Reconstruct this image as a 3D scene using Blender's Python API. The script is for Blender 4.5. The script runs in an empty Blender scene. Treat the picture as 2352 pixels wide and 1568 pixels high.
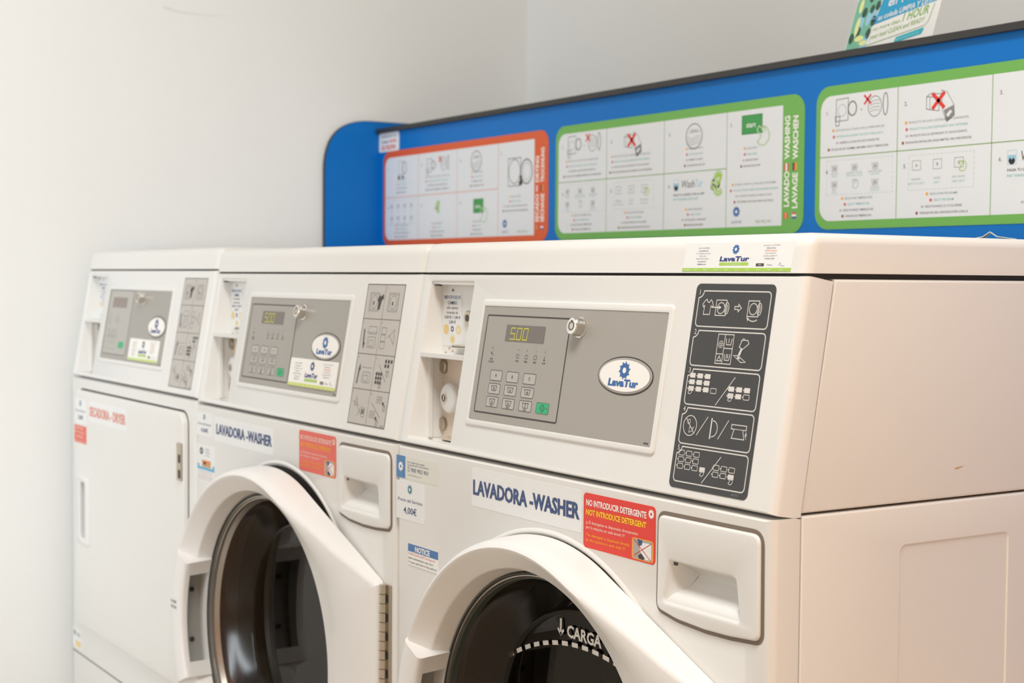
import bpy, math, random
from mathutils import Vector, Matrix
from mathutils.geometry import tessellate_polygon
random.seed(7)
PI = math.pi
SC = bpy.context.scene
COL = SC.collection
ZB = 0.78            # height of the seam under the control panels
W = 0.683            # machine width
YT, ZT = 0.0359, 0.2123   # control panel: run back / rise
TH = math.atan2(YT, ZT)
S = math.hypot(YT, ZT)

# ------------------------------------------------------------------ materials
def lin(c):
    r = []
    for x in c:
        x /= 255.0
        r.append(x / 12.92 if x <= 0.04045 else ((x + 0.055) / 1.055) ** 2.4)
    return r
MATS = {}
def mat(name, rgb, rough=0.45, metal=0.0, emit=None, es=1.0, spec=0.5, coat=0.0, bump=0.0, bscale=400, vary=0.0):
    m = bpy.data.materials.new(name); m.use_nodes = True
    nt = m.node_tree; b = nt.nodes['Principled BSDF']
    c = lin(rgb)
    b.inputs['Base Color'].default_value = (*c, 1)
    b.inputs['Roughness'].default_value = rough
    b.inputs['Metallic'].default_value = metal
    b.inputs['Specular IOR Level'].default_value = spec
    b.inputs['Coat Weight'].default_value = coat
    if emit:
        b.inputs['Emission Color'].default_value = (*lin(emit), 1)
        b.inputs['Emission Strength'].default_value = es
    tc = nt.nodes.new('ShaderNodeTexCoord')
    if bump:
        n = nt.nodes.new('ShaderNodeTexNoise'); n.inputs['Scale'].default_value = bscale; n.inputs['Detail'].default_value = 4
        bp = nt.nodes.new('ShaderNodeBump'); bp.inputs['Strength'].default_value = bump; bp.inputs['Distance'].default_value = 0.002
        nt.links.new(tc.outputs['Object'], n.inputs['Vector']); nt.links.new(n.outputs['Fac'], bp.inputs['Height'])
        nt.links.new(bp.outputs['Normal'], b.inputs['Normal'])
    if vary:
        n = nt.nodes.new('ShaderNodeTexNoise'); n.inputs['Scale'].default_value = 2.2; n.inputs['Detail'].default_value = 5
        mx = nt.nodes.new('ShaderNodeMix'); mx.data_type = 'RGBA'
        mx.inputs['A'].default_value = (*[x * (1 - vary) for x in c], 1); mx.inputs['B'].default_value = (*[min(1, x * (1 + vary)) for x in c], 1)
        nt.links.new(tc.outputs['Object'], n.inputs['Vector']); nt.links.new(n.outputs['Fac'], mx.inputs['Factor'])
        nt.links.new(mx.outputs['Result'], b.inputs['Base Color'])
    MATS[name] = m
    return m
mat('enamel', (234, 231, 226), .32, spec=.5, vary=.012)
mat('plastic', (235, 233, 229), .38, spec=.5)
mat('plastic_door', (241, 238, 235), .34, spec=.5)
mat('recess_tan', (222, 205, 186), .45)
mat('gap', (40, 36, 32), .7)
mat('gap_soft', (128, 114, 100), .6)
mat('overlay', (168, 163, 155), .42, spec=.45)
mat('overlay2', (184, 180, 173), .42, spec=.45)
mat('key', (186, 182, 175), .4)
mat('ink', (58, 52, 48), .5)
mat('ink_soft', (120, 114, 108), .5)
mat('ink_grey', (140, 138, 136), .5)
mat('ink_black', (38, 37, 37), .5)
mat('plate_dark', (66, 65, 65), .42, spec=.4)
mat('plate_line', (226, 222, 216), .5)
mat('plate_grey', (196, 190, 182), .45)
mat('display', (112, 102, 94), .25, spec=.6)
mat('display_dryer', (138, 122, 114), .25, spec=.6)
mat('digits', (190, 185, 60), .5, emit=(190, 190, 40), es=.45)
mat('start_green', (40, 176, 118), .4)
mat('steel', (205, 195, 180), .28, metal=1.0)
mat('chrome', (225, 220, 212), .16, metal=1.0)
mat('nickel', (190, 178, 160), .36, metal=1.0)
mat('rim_steel', (178, 172, 164), .3, metal=.8)
mat('gasket', (150, 150, 146), .5)
mat('rubber_dark', (62, 66, 60), .45)
mat('drum', (110, 100, 90), .24, metal=.85, bump=.2, bscale=90)
mat('drum_dark', (60, 52, 46), .5)
mat('brass', (200, 160, 90), .35, metal=.9)
mat('paper', (239, 238, 236), .45)
mat('paper_clear', (236, 234, 229), .4)
mat('paper_warm', (228, 226, 214), .5)
mat('blue_print', (74, 128, 182), .45)
mat('blue_logo', (52, 104, 168), .45)
mat('blue_navy', (44, 60, 128), .45)
mat('blue_text', (52, 74, 122), .45)
mat('blue_notice', (62, 116, 176), .45)
mat('cyan_print', (96, 176, 214), .45)
mat('teal_logo', (70, 130, 150), .45)
mat('red_sticker', (232, 54, 36), .42)
mat('red_faded', (232, 96, 78), .42)
mat('red_text', (232, 150, 130), .5)
mat('red_x', (226, 56, 44), .5)
mat('yellow', (255, 214, 20), .5)
mat('amber', (255, 168, 40), .5)
mat('white_ink', (250, 246, 240), .5)
mat('white_pale', (250, 205, 190), .5)
mat('orange_text', (246, 130, 70), .5)
mat('skin_tan', (206, 160, 112), .5)
mat('photo_grey', (178, 170, 162), .5)
mat('lime', (168, 206, 76), .45)
mat('lime_pale', (206, 226, 130), .45)
mat('lime_yellow', (212, 222, 112), .45)
mat('coin_gold', (238, 208, 140), .4)
mat('coin_pale', (242, 230, 196), .4)
mat('board_blue', (4, 114, 198), .42, spec=.25, vary=.03)
mat('edge_dark', (52, 50, 48), .5)
mat('poster_white', (229, 231, 234), .45)
mat('poster_orange', (222, 92, 36), .42)
mat('poster_green', (112, 178, 82), .42)
mat('line_orange', (226, 150, 110), .5)
mat('line_green', (128, 168, 96), .5)
mat('cap_a', (140, 152, 154), .5)
mat('cap_b', (120, 184, 182), .5)
mat('cap_c', (112, 106, 126), .5)
mat('cap_d', (98, 82, 82), .5)
mat('flag_y', (240, 170, 60), .5)
mat('flag_r', (214, 90, 92), .5)
mat('flag_k', (150, 84, 66), .5)
mat('flag_b', (74, 92, 160), .5)
mat('start_sq', (64, 156, 78), .45)
mat('soft_green', (190, 214, 170), .5)
mat('dash', (186, 196, 194), .5)
mat('card_teal', (120, 186, 160), .45, vary=.25)
mat('card_dark', (52, 86, 72), .5)
mat('card_lemon', (226, 232, 160), .5)
mat('card_cyan', (44, 158, 204), .45)
mat('card_aqua', (44, 176, 190), .45)
mat('card_sky', (150, 200, 220), .5)
mat('card_white', (232, 232, 230), .5)
mat('card_green', (132, 178, 84), .5)
mat('scuff', (230, 228, 224), .6)
mat('scratch', (206, 166, 108), .6)
mat('wall_paint', (239, 239, 236), .75, spec=.25, bump=.12, bscale=160, vary=.006)
mat('ceiling_paint', (240, 238, 234), .8)
mat('floor_tile', (196, 180, 158), .4, vary=.08)
mat('right_wood', (196, 150, 108), .6, vary=.12)
mat('frame_alu', (120, 118, 115), .4, metal=.6)

def glass_mat(name, tint, refl=0.04, rough=.02):
    m = bpy.data.materials.new(name); m.use_nodes = True
    nt = m.node_tree; nt.nodes.clear()
    o = nt.nodes.new('ShaderNodeOutputMaterial'); mx = nt.nodes.new('ShaderNodeMixShader')
    t = nt.nodes.new('ShaderNodeBsdfTransparent'); t.inputs['Color'].default_value = (*tint, 1)
    g = nt.nodes.new('ShaderNodeBsdfGlossy'); g.inputs['Roughness'].default_value = rough; g.inputs['Color'].default_value = (1, .97, .93, 1)
    lw = nt.nodes.new('ShaderNodeLayerWeight'); lw.inputs['Blend'].default_value = .5
    pw = nt.nodes.new('ShaderNodeMath'); pw.operation = 'POWER'; pw.inputs[1].default_value = 5.0
    f = nt.nodes.new('ShaderNodeMath'); f.operation = 'MULTIPLY_ADD'; f.inputs[1].default_value = .8; f.inputs[2].default_value = refl
    nt.links.new(lw.outputs['Facing'], pw.inputs[0]); nt.links.new(pw.outputs[0], f.inputs[0])
    nt.links.new(f.outputs[0], mx.inputs[0]); nt.links.new(t.outputs[0], mx.inputs[1]); nt.links.new(g.outputs[0], mx.inputs[2])
    nt.links.new(mx.outputs[0], o.inputs[0]); MATS[name] = m
    return m
glass_mat('door_glass', (.38, .32, .26), .026)
glass_mat('door_glass_edge', (.24, .155, .095), .035, .16)

# ------------------------------------------------------------------ geometry
class Geo:
    def __init__(s):
        s.v = []; s.f = []; s.m = []; s.names = []
    def mi(s, name):
        if name not in s.names: s.names.append(name)
        return s.names.index(name)
    def add(s, verts, faces, m):
        b = len(s.v); s.v += [tuple(p) for p in verts]; k = s.mi(m)
        for f in faces: s.f.append(tuple(b + i for i in f)); s.m.append(k)

def frame(o, U, V, N):
    o, U, V, N = Vector(o), Vector(U), Vector(V), Vector(N)
    return lambda u, v, w=0.0: o + U * u + V * v + N * w
FRONT = frame((0, 0, ZB), (1, 0, 0), (0, 0, 1), (0, -1, 0))
PANEL = frame((0, 0, ZB), (1, 0, 0), (0, math.sin(TH), math.cos(TH)), (0, -math.cos(TH), math.sin(TH)))
SIDE = frame((W - .0015, 0, ZB), (0, 1, 0), (0, 0, 1), (1, 0, 0))

def obj(name, g, parent=None, label=None, smooth=38, loc=None, **props):
    me = bpy.data.meshes.new(name)
    me.from_pydata([tuple(p) for p in g.v], [], g.f)
    for n in g.names: me.materials.append(MATS[n])
    me.polygons.foreach_set('material_index', g.m)
    me.validate(); me.update()
    if smooth:
        import bmesh
        bm = bmesh.new(); bm.from_mesh(me)
        bmesh.ops.remove_doubles(bm, verts=bm.verts, dist=2e-6)
        lim = math.radians(smooth)
        for f in bm.faces: f.smooth = True
        for e in bm.edges:
            if len(e.link_faces) == 2:
                if e.link_faces[0].material_index != e.link_faces[1].material_index or e.calc_face_angle(0) > lim: e.smooth = False
            else: e.smooth = False
        bm.to_mesh(me); bm.free()
    o = bpy.data.objects.new(name, me); COL.objects.link(o)
    if parent: o.parent = parent
    if loc: o.location = loc
    if label: o['label'] = label
    for k, v in props.items(): o[k] = v
    return o
def thing(name, label, cat, loc=(0, 0, 0), group=None):
    o = bpy.data.objects.new(name, None); COL.objects.link(o); o.empty_display_size = .1
    o.location = loc; o['label'] = label; o['category'] = cat
    if group: o['group'] = group
    return o

# 2-D helpers -------------------------------------------------------
def rrect(x0, y0, x1, y1, r=0.0, n=6, rs=None):
    """rounded rectangle, counter-clockwise; rs = radii (bl, br, tr, tl)"""
    rs = rs or (r, r, r, r); P = []
    for (cx, cy, a0, q) in ((x0, y0, PI, rs[0]), (x1, y0, 1.5 * PI, rs[1]), (x1, y1, 0, rs[2]), (x0, y1, .5 * PI, rs[3])):
        if q <= 0: P.append((cx, cy)); continue
        ox = cx + (q if cx == x0 else -q); oy = cy + (q if cy == y0 else -q)
        for k in range(n + 1):
            a = a0 + .5 * PI * k / n
            P.append((ox + q * math.cos(a), oy + q * math.sin(a)))
    return P
def roundpoly(pts, r, n=5):
    P = []
    N_ = len(pts)
    for i in range(N_):
        a, b, c = Vector(pts[i - 1]), Vector(pts[i]), Vector(pts[(i + 1) % N_])
        ri = r[i] if isinstance(r, (list, tuple)) else r
        d1, d2 = (a - b), (c - b); l1, l2 = d1.length, d2.length
        d1 /= l1; d2 /= l2
        ang = d1.angle(d2)
        if ri <= 0 or ang > 3.1: P.append(tuple(b)); continue
        t = min(ri / math.tan(ang / 2), .48 * l1, .48 * l2)
        p0, p1 = b + d1 * t, b + d2 * t
        for k in range(n + 1):
            s = k / n
            P.append(tuple(p0 * (1 - s) ** 2 + b * 2 * s * (1 - s) + p1 * s * s))
    return P
def ell(cx, cy, rx, ry=None, n=28, a0=0, a1=2 * PI, closed=True):
    ry = rx if ry is None else ry
    k = n if closed else n + 1
    return [(cx + rx * math.cos(a0 + (a1 - a0) * i / n), cy + ry * math.sin(a0 + (a1 - a0) * i / n)) for i in range(k)]
def area(P):
    return .5 * sum(P[i - 1][0] * P[i][1] - P[i][0] * P[i - 1][1] for i in range(len(P)))
def inset(P, d):
    """offset a closed CCW outline inwards by d (mitred)"""
    if abs(d) < 1e-9: return list(P)
    out = []; n = len(P)
    for i in range(n):
        a, b, c = P[i - 1], P[i], P[(i + 1) % n]
        e1 = (b[0] - a[0], b[1] - a[1]); e2 = (c[0] - b[0], c[1] - b[1])
        l1 = math.hypot(*e1) or 1e-9; l2 = math.hypot(*e2) or 1e-9
        n1 = (-e1[1] / l1, e1[0] / l1); n2 = (-e2[1] / l2, e2[0] / l2)
        k = 1 + n1[0] * n2[0] + n1[1] * n2[1]
        k = max(k, .25)
        out.append((b[0] + d * (n1[0] + n2[0]) / k, b[1] + d * (n1[1] + n2[1]) / k))
    return out
def fill(g, fr, loops, w, m):
    pts = [p for L in loops for p in L]
    tris = tessellate_polygon([[Vector((p[0], p[1], 0)) for p in L] for L in loops])
    V = [fr(p[0], p[1], w(p) if callable(w) else w) for p in pts]
    T = []
    for t in tris:
        a, b, c = (pts[i] for i in t)
        ar = (b[0] - a[0]) * (c[1] - a[1]) - (c[0] - a[0]) * (b[1] - a[1])
        if abs(ar) < 1e-13: continue
        T.append(t if ar > 0 else (t[0], t[2], t[1]))
    g.add(V, T, m)
def skirt(g, fr, A, wa, B, wb, m, flip=False):
    n = len(A)
    V = [fr(p[0], p[1], wa(p) if callable(wa) else wa) for p in A] + [fr(p[0], p[1], wb(p) if callable(wb) else wb) for p in B]
    F = [(i, n + i, n + (i + 1) % n, (i + 1) % n) for i in range(n)]
    if flip: F = [f[::-1] for f in F]
    g.add(V, F, m)
def slab(g, fr, outline, m, prof, holes=(), hprof=None, hm=None, ys=None):
    """prof: [(inset, w), ...] starting with the face; holes are lists of points, hprof their own profile"""
    if area(outline) < 0: outline = outline[::-1]
    holes = [h if area(h) > 0 else h[::-1] for h in holes]
    hprof = hprof or [(0, prof[0][1]), (0, prof[-1][1])]
    def ins_(P, d):
        if ys is None: return inset(P, d)
        (x0, y0), (x1, y1) = P[0], P[2]
        return [(x0 + d, y0 + d * ys), (x1 - d, y0 + d * ys), (x1 - d, y1 - d * ys), (x0 + d, y1 - d * ys)]
    fill(g, fr, [ins_(outline, prof[0][0])] + [inset(h, -hprof[0][0]) for h in holes], prof[0][1], m)
    for (i0, w0), (i1, w1) in zip(prof, prof[1:]):
        skirt(g, fr, ins_(outline, i0), w0, ins_(outline, i1), w1, m)
    for h in holes:
        for (i0, w0), (i1, w1) in zip(hprof, hprof[1:]):
            skirt(g, fr, inset(h, -i0), w0, inset(h, -i1), w1, hm or m, True)
def rprof(r, depth, w=0.0, n=4):
    P = [(r * (1 - math.sin(k * PI / 2 / n)), w - r * (1 - math.cos(k * PI / 2 / n))) for k in range(n + 1)]
    return P + [(0, w - depth)]
def box(g, a, b, m):
    (x0, y0, z0), (x1, y1, z1) = a, b
    g.add([(x0, y0, z0), (x1, y0, z0), (x1, y1, z0), (x0, y1, z0), (x0, y0, z1), (x1, y0, z1), (x1, y1, z1), (x0, y1, z1)],
          [(0, 3, 2, 1), (4, 5, 6, 7), (0, 1, 5, 4), (1, 2, 6, 5), (2, 3, 7, 6), (3, 0, 4, 7)], m)
def lathe(g, fr, c, prof, m, n=72, a0=0.0, a1=2 * PI):
    full = abs(a1 - a0 - 2 * PI) < 1e-6
    k = n if full else n + 1
    V = []; F = []
    for (r, w) in prof:
        for i in range(k):
            a = a0 + (a1 - a0) * i / n
            V.append(fr(c[0] + r * math.cos(a), c[1] + r * math.sin(a), w))
    for j in range(len(prof) - 1):
        for i in range(n):
            i2 = (i + 1) % k
            F.append((j * k + i, (j + 1) * k + i, (j + 1) * k + i2, j * k + i2))
    g.add(V, F, m)
def disc(g, fr, c, r, w, m, n=32):
    fill(g, fr, [ell(c[0], c[1], r, n=n)], w, m)
def knob(g, fr, c, r, w0, w1, m, n=28, ch=.001):
    lathe(g, fr, c, [(r, w0), (r, w1 - ch), (r - ch, w1)], m, n); disc(g, fr, c, r - ch, w1, m, n)

# flat print: sheets with ink layers -----------------------------------
TC = bpy.data.curves.new('lettering', 'FONT'); TO = bpy.data.objects.new('lettering', TC); COL.objects.link(TO)
TC.size = 1.0; TC.resolution_u = 2; TC.fill_mode = 'FRONT'
TCACHE = {}
def glyphs(s, bold):
    k = (s, bold)
    if k not in TCACHE:
        TC.body = s; TC.offset = bold; TC.resolution_u = 2
        dg = bpy.context.evaluated_depsgraph_get(); dg.update()
        e = TO.evaluated_get(dg); me = e.to_mesh()
        V = [(v.co.x, v.co.y) for v in me.vertices]; F = [tuple(p.vertices) for p in me.polygons]
        e.to_mesh_clear(); TCACHE[k] = (V, F)
    return TCACHE[k]
CAPH = {}
def caph(bold):
    if bold not in CAPH:
        V, _ = glyphs('H', bold); CAPH[bold] = max(v[1] for v in V) - min(v[1] for v in V)
    return CAPH[bold]
class Sheet:
    STEP = .00011
    def __init__(s, g, fr, w=0.0003):
        s.g, s.fr, s.w = g, fr, w
    def z(s, l): return s.w + l * s.STEP
    def poly(s, P, m, l=1):
        fill(s.g, s.fr, [P if area(P) > 0 else P[::-1]], s.z(l), m)
    def base(s, P, m):
        P = P if area(P) > 0 else P[::-1]
        fill(s.g, s.fr, [P], s.z(0), m); skirt(s.g, s.fr, P, s.z(0), P, s.z(0) - s.w, m)
    def rect(s, x0, y0, x1, y1, m, l=1, r=0.0): s.poly(rrect(min(x0, x1), min(y0, y1), max(x0, x1), max(y0, y1), r), m, l)
    def ring(s, P, t, m, l=1):
        P = P if area(P) > 0 else P[::-1]
        A, B = inset(P, -t / 2), inset(P, t / 2); n = len(P)
        V = [s.fr(p[0], p[1], s.z(l)) for p in A + B]
        s.g.add(V, [(i, (i + 1) % n, n + (i + 1) % n, n + i) for i in range(n)], m)
    def rbox(s, x0, y0, x1, y1, t, m, l=1, r=0.0): s.ring(rrect(x0, y0, x1, y1, r), t, m, l)
    def line(s, P, t, m, l=1):
        for a, b in zip(P, P[1:]):
            dx, dy = b[0] - a[0], b[1] - a[1]; L = math.hypot(dx, dy)
            if L < 1e-9: continue
            nx, ny = -dy / L * t / 2, dx / L * t / 2; ex, ey = dx / L * t * .3, dy / L * t * .3
            s.g.add([s.fr(x, y, s.z(l)) for x, y in ((a[0] - nx - ex, a[1] - ny - ey), (b[0] - nx + ex, b[1] - ny + ey), (b[0] + nx + ex, b[1] + ny + ey), (a[0] + nx - ex, a[1] + ny - ey))], [(0, 1, 2, 3)], m)
    def dash(s, P, t, m, d, gap, l=1):
        for a, b in zip(P, P[1:]):
            L = math.hypot(b[0] - a[0], b[1] - a[1]); x = 0
            while x < L:
                e = min(x + d, L); f = lambda q: (a[0] + (b[0] - a[0]) * q / L, a[1] + (b[1] - a[1]) * q / L)
                s.line([f(x), f(e)], t, m, l); x += d + gap
    def text(s, t, x, y, h, m, width=None, align='L', l=2, bold=0.0, shear=0.0, ang=0.0, maxw=None):
        V, F = glyphs(t, bold)
        if not V: return
        x0 = min(v[0] for v in V); x1 = max(v[0] for v in V)
        k = h / caph(bold); kx = k
        if width: kx = width / (x1 - x0)
        elif maxw and (x1 - x0) * k > maxw: kx = maxw / (x1 - x0)
        tw = (x1 - x0) * kx
        off = {'L': 0, 'C': -tw / 2, 'R': -tw}[align]
        ca, sa = math.cos(ang), math.sin(ang); P = []
        for (vx, vy) in V:
            px = (vx - x0) * kx + off + shear * vy * k; py = vy * k
            P.append(s.fr(x + px * ca - py * sa, y + px * sa + py * ca, s.z(l)))
        s.g.add(P, F, m)
    def gear(s, cx, cy, r, m, hole, l=2, rx=1.0):
        P = []
        for i in range(10):                      # ten swept teeth
            a = 2 * PI * i / 10 + .2
            P.append((cx + rx * r * math.cos(a), cy + r * math.sin(a)))
            P.append((cx + rx * .74 * r * math.cos(a + .12), cy + .74 * r * math.sin(a + .12)))
            P.append((cx + rx * .76 * r * math.cos(a + .40), cy + .76 * r * math.sin(a + .40)))
        s.poly(P, m, l); s.poly(ell(cx, cy, rx * .3 * r, .3 * r, 18), hole, l + 1)

# ------------------------------------------------------------------ print designs
def maker_label(sh, x0, y0, x1, y1, base, band, rounded=0.0, strong=True):
    """service label: logo in the middle, small print left and right, green band below"""
    w, h = x1 - x0, y1 - y0
    sh.base(rrect(x0, y0, x1, y1, rounded), base)
    sh.rect(x0, y0, x1, y0 + .115 * h, band, 1)
    X = lambda q: x0 + q * w
    Y = lambda q: y0 + q * h
    dk = 'blue_text' if strong else 'ink_grey'
    for i, t in enumerate(['LAVA LAVANDERIAS', 'Los Lavanderos, S.L.', 'C/ La Cordillera, 2 nave 4-5', 'PAE La Oliva', '28906 GETAFE (Madrid)', 'www.lavatur.com', 'info@lavatur.com']):
        sh.text(t, X(.18), Y(.80 - .095 * i), .045 * h, dk if i in (1, 5, 6) else 'ink_grey', align='C', maxw=.25 * w, bold=.012 if i in (1, 5, 6) else 0, shear=.15)
    for i, t in enumerate(['www.lavatur.com  902 108 148', 'Asistencia Tecnica', '900 902 901 (Gratuito)', 'Central 914 844 137', 'Central Norte 986 420 171', 'Distribuidor oficial']):
        sh.text(t, X(.80), Y(.86 - .09 * i), .042 * h, 'orange_text' if i == 2 else (dk if i in (1, 5) else 'ink_grey'), align='C', maxw=.28 * w, bold=.012 if i in (1, 2, 5) else 0, shear=.15)
    sh.rect(X(.69), Y(.17), X(.76), Y(.27), 'ink', 1); sh.text('GIRBAU', X(.725), Y(.20), .035 * h, 'white_ink', align='C', maxw=.06 * w)
    sh.text('Primus', X(.79), Y(.19), .06 * h, 'ink_grey', maxw=.07 * w, shear=.2)
    sh.line([(X(.885), Y(.19)), (X(.90), Y(.29)), (X(.905), Y(.19)), (X(.94), Y(.18))], .012 * h, 'blue_text')
    sh.gear(X(.485), Y(.76), .19 * h, 'blue_logo' if strong else 'blue_text', base, 2)
    sh.text('LavaTur', X(.485), Y(.355), .17 * h, 'blue_navy', width=.27 * w, align='C', bold=.035, shear=.12, l=3)
    sh.rect(X(.35), Y(.20), X(.62), Y(.305), 'lime', 1); sh.text('Servicio de Limpieza al Lavandero', X(.485), Y(.23), .04 * h, 'white_ink', align='C', maxw=.25 * w)
    for i, t in enumerate(['LAVANDERIAS', 'Andalucia', 'Baleares', 'Canarias', 'Cataluna', 'Ceuta', 'Melilla', 'Murcia', 'Madrid', 'Valencia']):
        sh.text(t, X(.015 + .098 * i), Y(.035), .042 * h, 'white_ink', maxw=.085 * w)

def red_notice(sh, x0, y0, x1, y1, base, crisp=True):
    w, h = x1 - x0, y1 - y0
    sh.base(rrect(x0, y0, x1, y1, .005), base)
    X = lambda q: x0 + q * w
    Y = lambda q: y0 + q * h
    wi = 'white_ink' if crisp else 'white_pale'
    sh.text('NO INTRODUCIR DETERGENTE', X(.04), Y(.775), .115 * h, wi, width=.84 * w, bold=.03)
    sh.text('NOT INTRODUCE DETERGENT', X(.04), Y(.605), .105 * h, 'yellow' if crisp else 'amber', width=.84 * w, bold=.03)
    sh.text('¡¡¡ El detergente es dispensado directamente', X(.04), Y(.445), .055 * h, 'white_pale', width=.73 * w, bold=.015)
    sh.text('por la máquina en cada lavado !!!', X(.04), Y(.355), .055 * h, 'white_pale', width=.55 * w, bold=.015)
    sh.text('The detergent is dispensed directly', X(.04), Y(.215), .055 * h, 'amber', width=.62 * w, bold=.015)
    sh.text('by the machine in each wash !!!', X(.04), Y(.125), .055 * h, 'amber', width=.56 * w, bold=.015)
    sh.gear(X(.943), Y(.865), .09 * h, wi, base)
    sh.rect(X(.69), Y(.025), X(.975), Y(.40), 'amber', 1, .003); sh.rect(X(.705), Y(.04), X(.96), Y(.385), 'photo_grey', 2, .002)
    sh.poly([(X(.80), Y(.29)), (X(.84), Y(.34)), (X(.95), Y(.35)), (X(.95), Y(.06)), (X(.86), Y(.05)), (X(.80), Y(.19))], 'paper', 3)
    sh.poly([(X(.765), Y(.385)), (X(.83), Y(.375)), (X(.825), Y(.29)), (X(.785), Y(.28))], 'blue_text', 4)
    sh.poly([(X(.775), Y(.10)), (X(.82), Y(.15)), (X(.87), Y(.07)), (X(.84), Y(.045)), (X(.79), Y(.05))], 'ink', 4)
    sh.line([(X(.71), Y(.38)), (X(.95), Y(.05))], .012 * h, 'red_x', 5); sh.line([(X(.72), Y(.09)), (X(.955), Y(.36))], .012 * h, 'red_x', 5)

def price_label(sh, x0, y0, x1, y1, price, base='paper', head='Precio del Servicio'):
    w, h = x1 - x0, y1 - y0
    sh.base(rrect(x0, y0, x1, y1, .001), base)
    sh.gear((x0 + x1) / 2 - .01 * w, y1 - .19 * h, .135 * h, 'teal_logo', base)
    sh.text(head, (x0 + x1) / 2, y0 + .47 * h, .085 * h, 'blue_text', width=.86 * w, align='C')
    sh.text(price, (x0 + x1) / 2, y0 + .17 * h, .17 * h, 'blue_text', width=.46 * w, align='C', bold=.012)

def big_label(sh, x0, y0, x1, y1, text, tx0, tx1, ty, th, m, base='paper_clear'):
    sh.base(rrect(x0, y0, x1, y1, .001), base)
    for dx in (-.0005, 0, .0005): sh.text(text, tx0 + dx, ty, th, m, width=tx1 - tx0, bold=.025, l=2 if dx else 3)

def hand(sh, x, y, s, m, t, l=3):
    P = [(0, 0), (.16, .16), (.34, .04), (.52, .12), (.78, .0), (.92, -.3), (.86, -.62), (.58, -.86), (.2, -.82), (.02, -.66), (.22, -.5), (.3, -.36), (.02, -.1)]
    sh.ring([(x + px * s, y + py * s) for px, py in P], t, m, l)
    sh.line([(x + .34 * s, y + .02 * s), (x + .46 * s, y - .2 * s)], t, m, l); sh.line([(x + .52 * s, y + .1 * s), (x + .62 * s, y - .16 * s)], t, m, l)

# dark picture plate of the near washer: five cells ------------------------
def cell_frame(sh, x0, y0, x1, y1, num, m):
    n = .0068
    P = [(x0 + n, y1)]
    P = rrect(x0, y0, x1, y1, .0042, rs=(.0042, .0042, .0042, 0))[:-1]
    P += [(x0 + n, y1), (x0 + n * .86, y1 - n * .5), (x0 + n * .5, y1 - n * .84), (x0, y1 - n)]
    sh.ring(P, .0011, m, 1)
    sh.text(num, x0 + .0006, y1 - .0036, .0048, m, maxw=.003, l=2)
def keygrid(sh, x, y, cols, rows, fillm, m, filled, extra):
    kw, kh, px, py = .0078, .0046, .0107, .0063
    for r in range(rows):
        for c in range(cols):
            X, Y = x + c * px - r * .0009 * 0, y - r * py
            if extra == 'last' and r == rows - 1 and c == cols - 1: full = not filled
            else: full = filled
            (sh.rect(X, Y - kh, X + kw, Y, m, 2, .0006) if full else sh.rbox(X, Y - kh, X + kw, Y, .0006, m, 2, .0008))
            sh.rect(X - .0015, Y - kh * .62, X - .0003, Y - kh * .38, m, 2)
    if extra == 'more':
        X, Y = x + cols * px, y - (rows - 1) * py - .0004
        (sh.rect(X, Y - kh, X + kw, Y, m, 2, .0006) if not filled else sh.rbox(X, Y - kh, X + kw, Y, .0006, m, 2, .0008))
def washer_icon(sh, x, y, w, h, m, t, l=2, door=True):
    sh.rbox(x, y, x + w, y + h, t, m, l); sh.ring(ell(x + .5 * w, y + .48 * h, .36 * w, n=20), t, m, l)
    if door:
        sh.ring(ell(x + 1.06 * w, y + .48 * h, .2 * w, .38 * w, 20), t, m, l); sh.ring(ell(x + 1.04 * w, y + .48 * h, .09 * w, .22 * w, 16), t * .8, m, l)
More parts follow.
